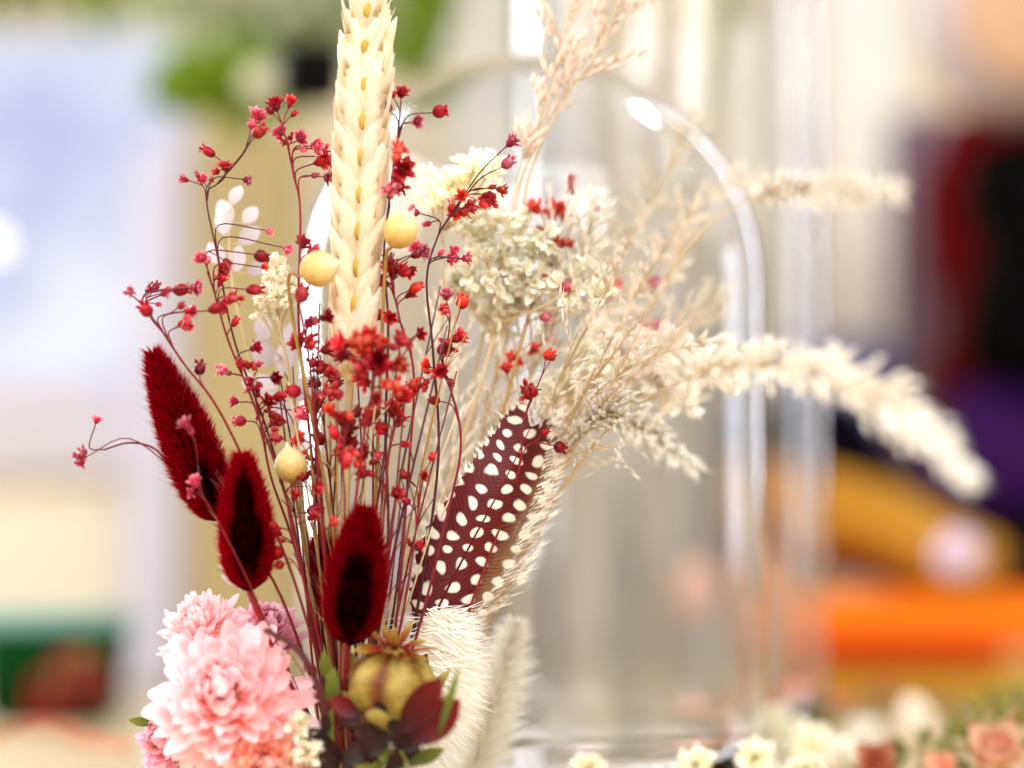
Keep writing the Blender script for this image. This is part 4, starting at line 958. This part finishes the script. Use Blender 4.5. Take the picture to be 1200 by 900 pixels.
def heap(label, x, y, r, D, mk, pet=11):
    c = P(x, y, D); c.z = max(c.z, S(r, D)*.55)
    root = thing('cream_blossom', label, 'flower', c, 'cream blossoms on the table')
    f = MB()
    for i in range(int(r*2.2)+10):
        d = rv(1).normalized(); pp = c+d*S(r, D)*R.uniform(.2, .9)
        if pp.z < .002: pp.z = .002
        for k in range(3): f.petal(pp, (d+rv(.7)).normalized(), rv(1), S(pet, D)*R.uniform(.7, 1.3), S(pet*.8, D), .35, R.uniform(-.5, .8), 3, .6)
    f.build('petals', M[mk], root)
    b = MB(); b.tube([c, c.lerp(V((c.x+.004, c.y+.004, .001)), .6), V((c.x+.006, c.y+.008, .001))], .0008, .0007, 5); b.build('stem', M['stem_green'], root)
for (x, y, r, D, mk, lb) in (
    (912, 852, 24, .72, 'cluster', 'fluffy cream blossom at the foot of the wide dome wall'),
    (950, 872, 24, .69, 'cluster', 'cream blossom just left of the red edged rosebud'),
    (885, 885, 20, .63, 'cluster', 'cream blossom in front of the dome base plate'),
    (945, 902, 22, .625, 'cluster', 'nearest cream blossom left of the rosebuds'),
    (815, 895, 22, .62, 'cluster', 'cream blossom at the bottom edge under the dome'),
    (690, 903, 18, .62, 'cluster', 'small cream blossom at the bottom edge right of the white plume'),
    (1015, 862, 18, .76, 'grass_white', 'whitish blossom behind the red edged rosebud'),
    (1075, 840, 22, .80, 'grass_white', 'pale blossom left of the grey green leaves'),
    (985, 880, 16, .68, 'grass_white', 'little white blossom between cream ones and the rosebud')):
    heap(lb, x, y, r, D, mk)
b = MB(); b.ell(P(690, 828, .95), UP, S(22, .95), S(22, .95), 16, 12); o = b.build('white_ball', bgmat('white_bokeh', (250, 248, 244))); tag(o, 'soft white ball for a bokeh highlight low behind the wide dome, left one', 'ball')  # ball added to imitate a bokeh highlight
b = MB(); b.ell(P(782, 835, .98), UP, S(20, .98), S(20, .98), 16, 12); o = b.build('white_ball', bgmat('white_bokeh2', (238, 232, 222))); tag(o, 'fainter white ball low behind the wide dome, right one', 'ball')
b = MB(); b.ell(P(842, 690, 1.15), UP, S(34, 1.15), S(30, 1.15), 16, 12); o = b.build('peach_ball', bgmat('peachball', (236, 176, 146))); tag(o, 'blurred peach ball behind the dome wall at mid height', 'ball')
b = MB(); b.ell(P(926, 680, 1.1), UP, S(36, 1.1), S(24, 1.1), 16, 12); o = b.build('orange_blossom', bgmat('orangeb', (244, 150, 90))); tag(o, 'blurred light orange ball between the two glass edges', 'ball')

# ------------------------------------------------------------------ light
wd = bpy.data.worlds.new('World'); sc.world = wd; wd.use_nodes = True
wn = wd.node_tree; bg = wn.nodes['Background']
bg.inputs['Color'].default_value = (1, .98, .95, 1); bg.inputs['Strength'].default_value = .56
def area(name, loc, target, sx, sy, power, col, spread=180):
    ld = bpy.data.lights.new(name, 'AREA'); ld.spread = math.radians(spread); ld.shape = 'RECTANGLE'; ld.size = sx; ld.size_y = sy; ld.energy = power; ld.color = col
    o = bpy.data.objects.new(name, ld); COL.objects.link(o); o.location = loc
    o.rotation_euler = (V(target)-V(loc)).to_track_quat('-Z', 'Y').to_euler(); return o
area('window_light', (-1.3, .35, .9), (0, .6, .1), 1.0, 1.0, 16, (1, .97, .93))
area('back_left_light', (-.80, 1.5, .62), (0, .2, .1),   .3, 1.1, 6.5, (.84, .9, 1), 95)
area('back_right_light', (.62, 1.62, .62), (0, .2, .1),     .025, 1.0, .6, (.72, .82, 1), 95)
area('front_light', (.7, -1.0, 1.6), (0, 1.2, .15), 1.6, 1.2, 20, (1, .98, .95))
area('key_light', (-.26, -.1, .62), (0, .57, .13), .35, .35, 3.8, (1, .985, .96))
area('fill_light', (.12, -.45, .3), (0.03, .58, .12), .5, .4, 1.3, (1, .98, .95))
area('side_light', (.36, -.05, .55), (0.02, .58, .14), .3, .3, 3.2, (1, .985, .96))
# lamp mirrored in the shoulder of the dome
def mirror_lamp(px, py, dist, size, power, sx=1.0):
    d = (P(px, py, 1)-CAM).normalized(); cen = V((dc.x, dc.y, dzs))
    oc = CAM-cen; b_ = oc.dot(d); q = b_*b_-(oc.length_squared-dr_**2)
    t = -b_-math.sqrt(max(q, 0)); hit = CAM+d*t; n = (hit-cen).normalized(); r_ = d-2*d.dot(n)*n
    loc = hit+r_*dist
    return area('ceiling_lamp', loc, hit, size*sx, size, power, (1, 1, 1)), loc
mirror_lamp(756, 132, 1.3, .09, 6, 1.8)

# ------------------------------------------------------------------ render settings
sc.view_settings.view_transform = 'Standard'; sc.view_settings.look = 'None'; sc.view_settings.gamma = 1; sc.view_settings.exposure = 0.0
sc.cycles.use_denoising = True
sc.cycles.max_bounces = 14; sc.cycles.transmission_bounces = 10; sc.cycles.transparent_max_bounces = 12; sc.cycles.diffuse_bounces = 8
sc.cycles.sample_clamp_indirect = 6
for o in bpy.data.objects:
    if '_o' in o: del o['_o']
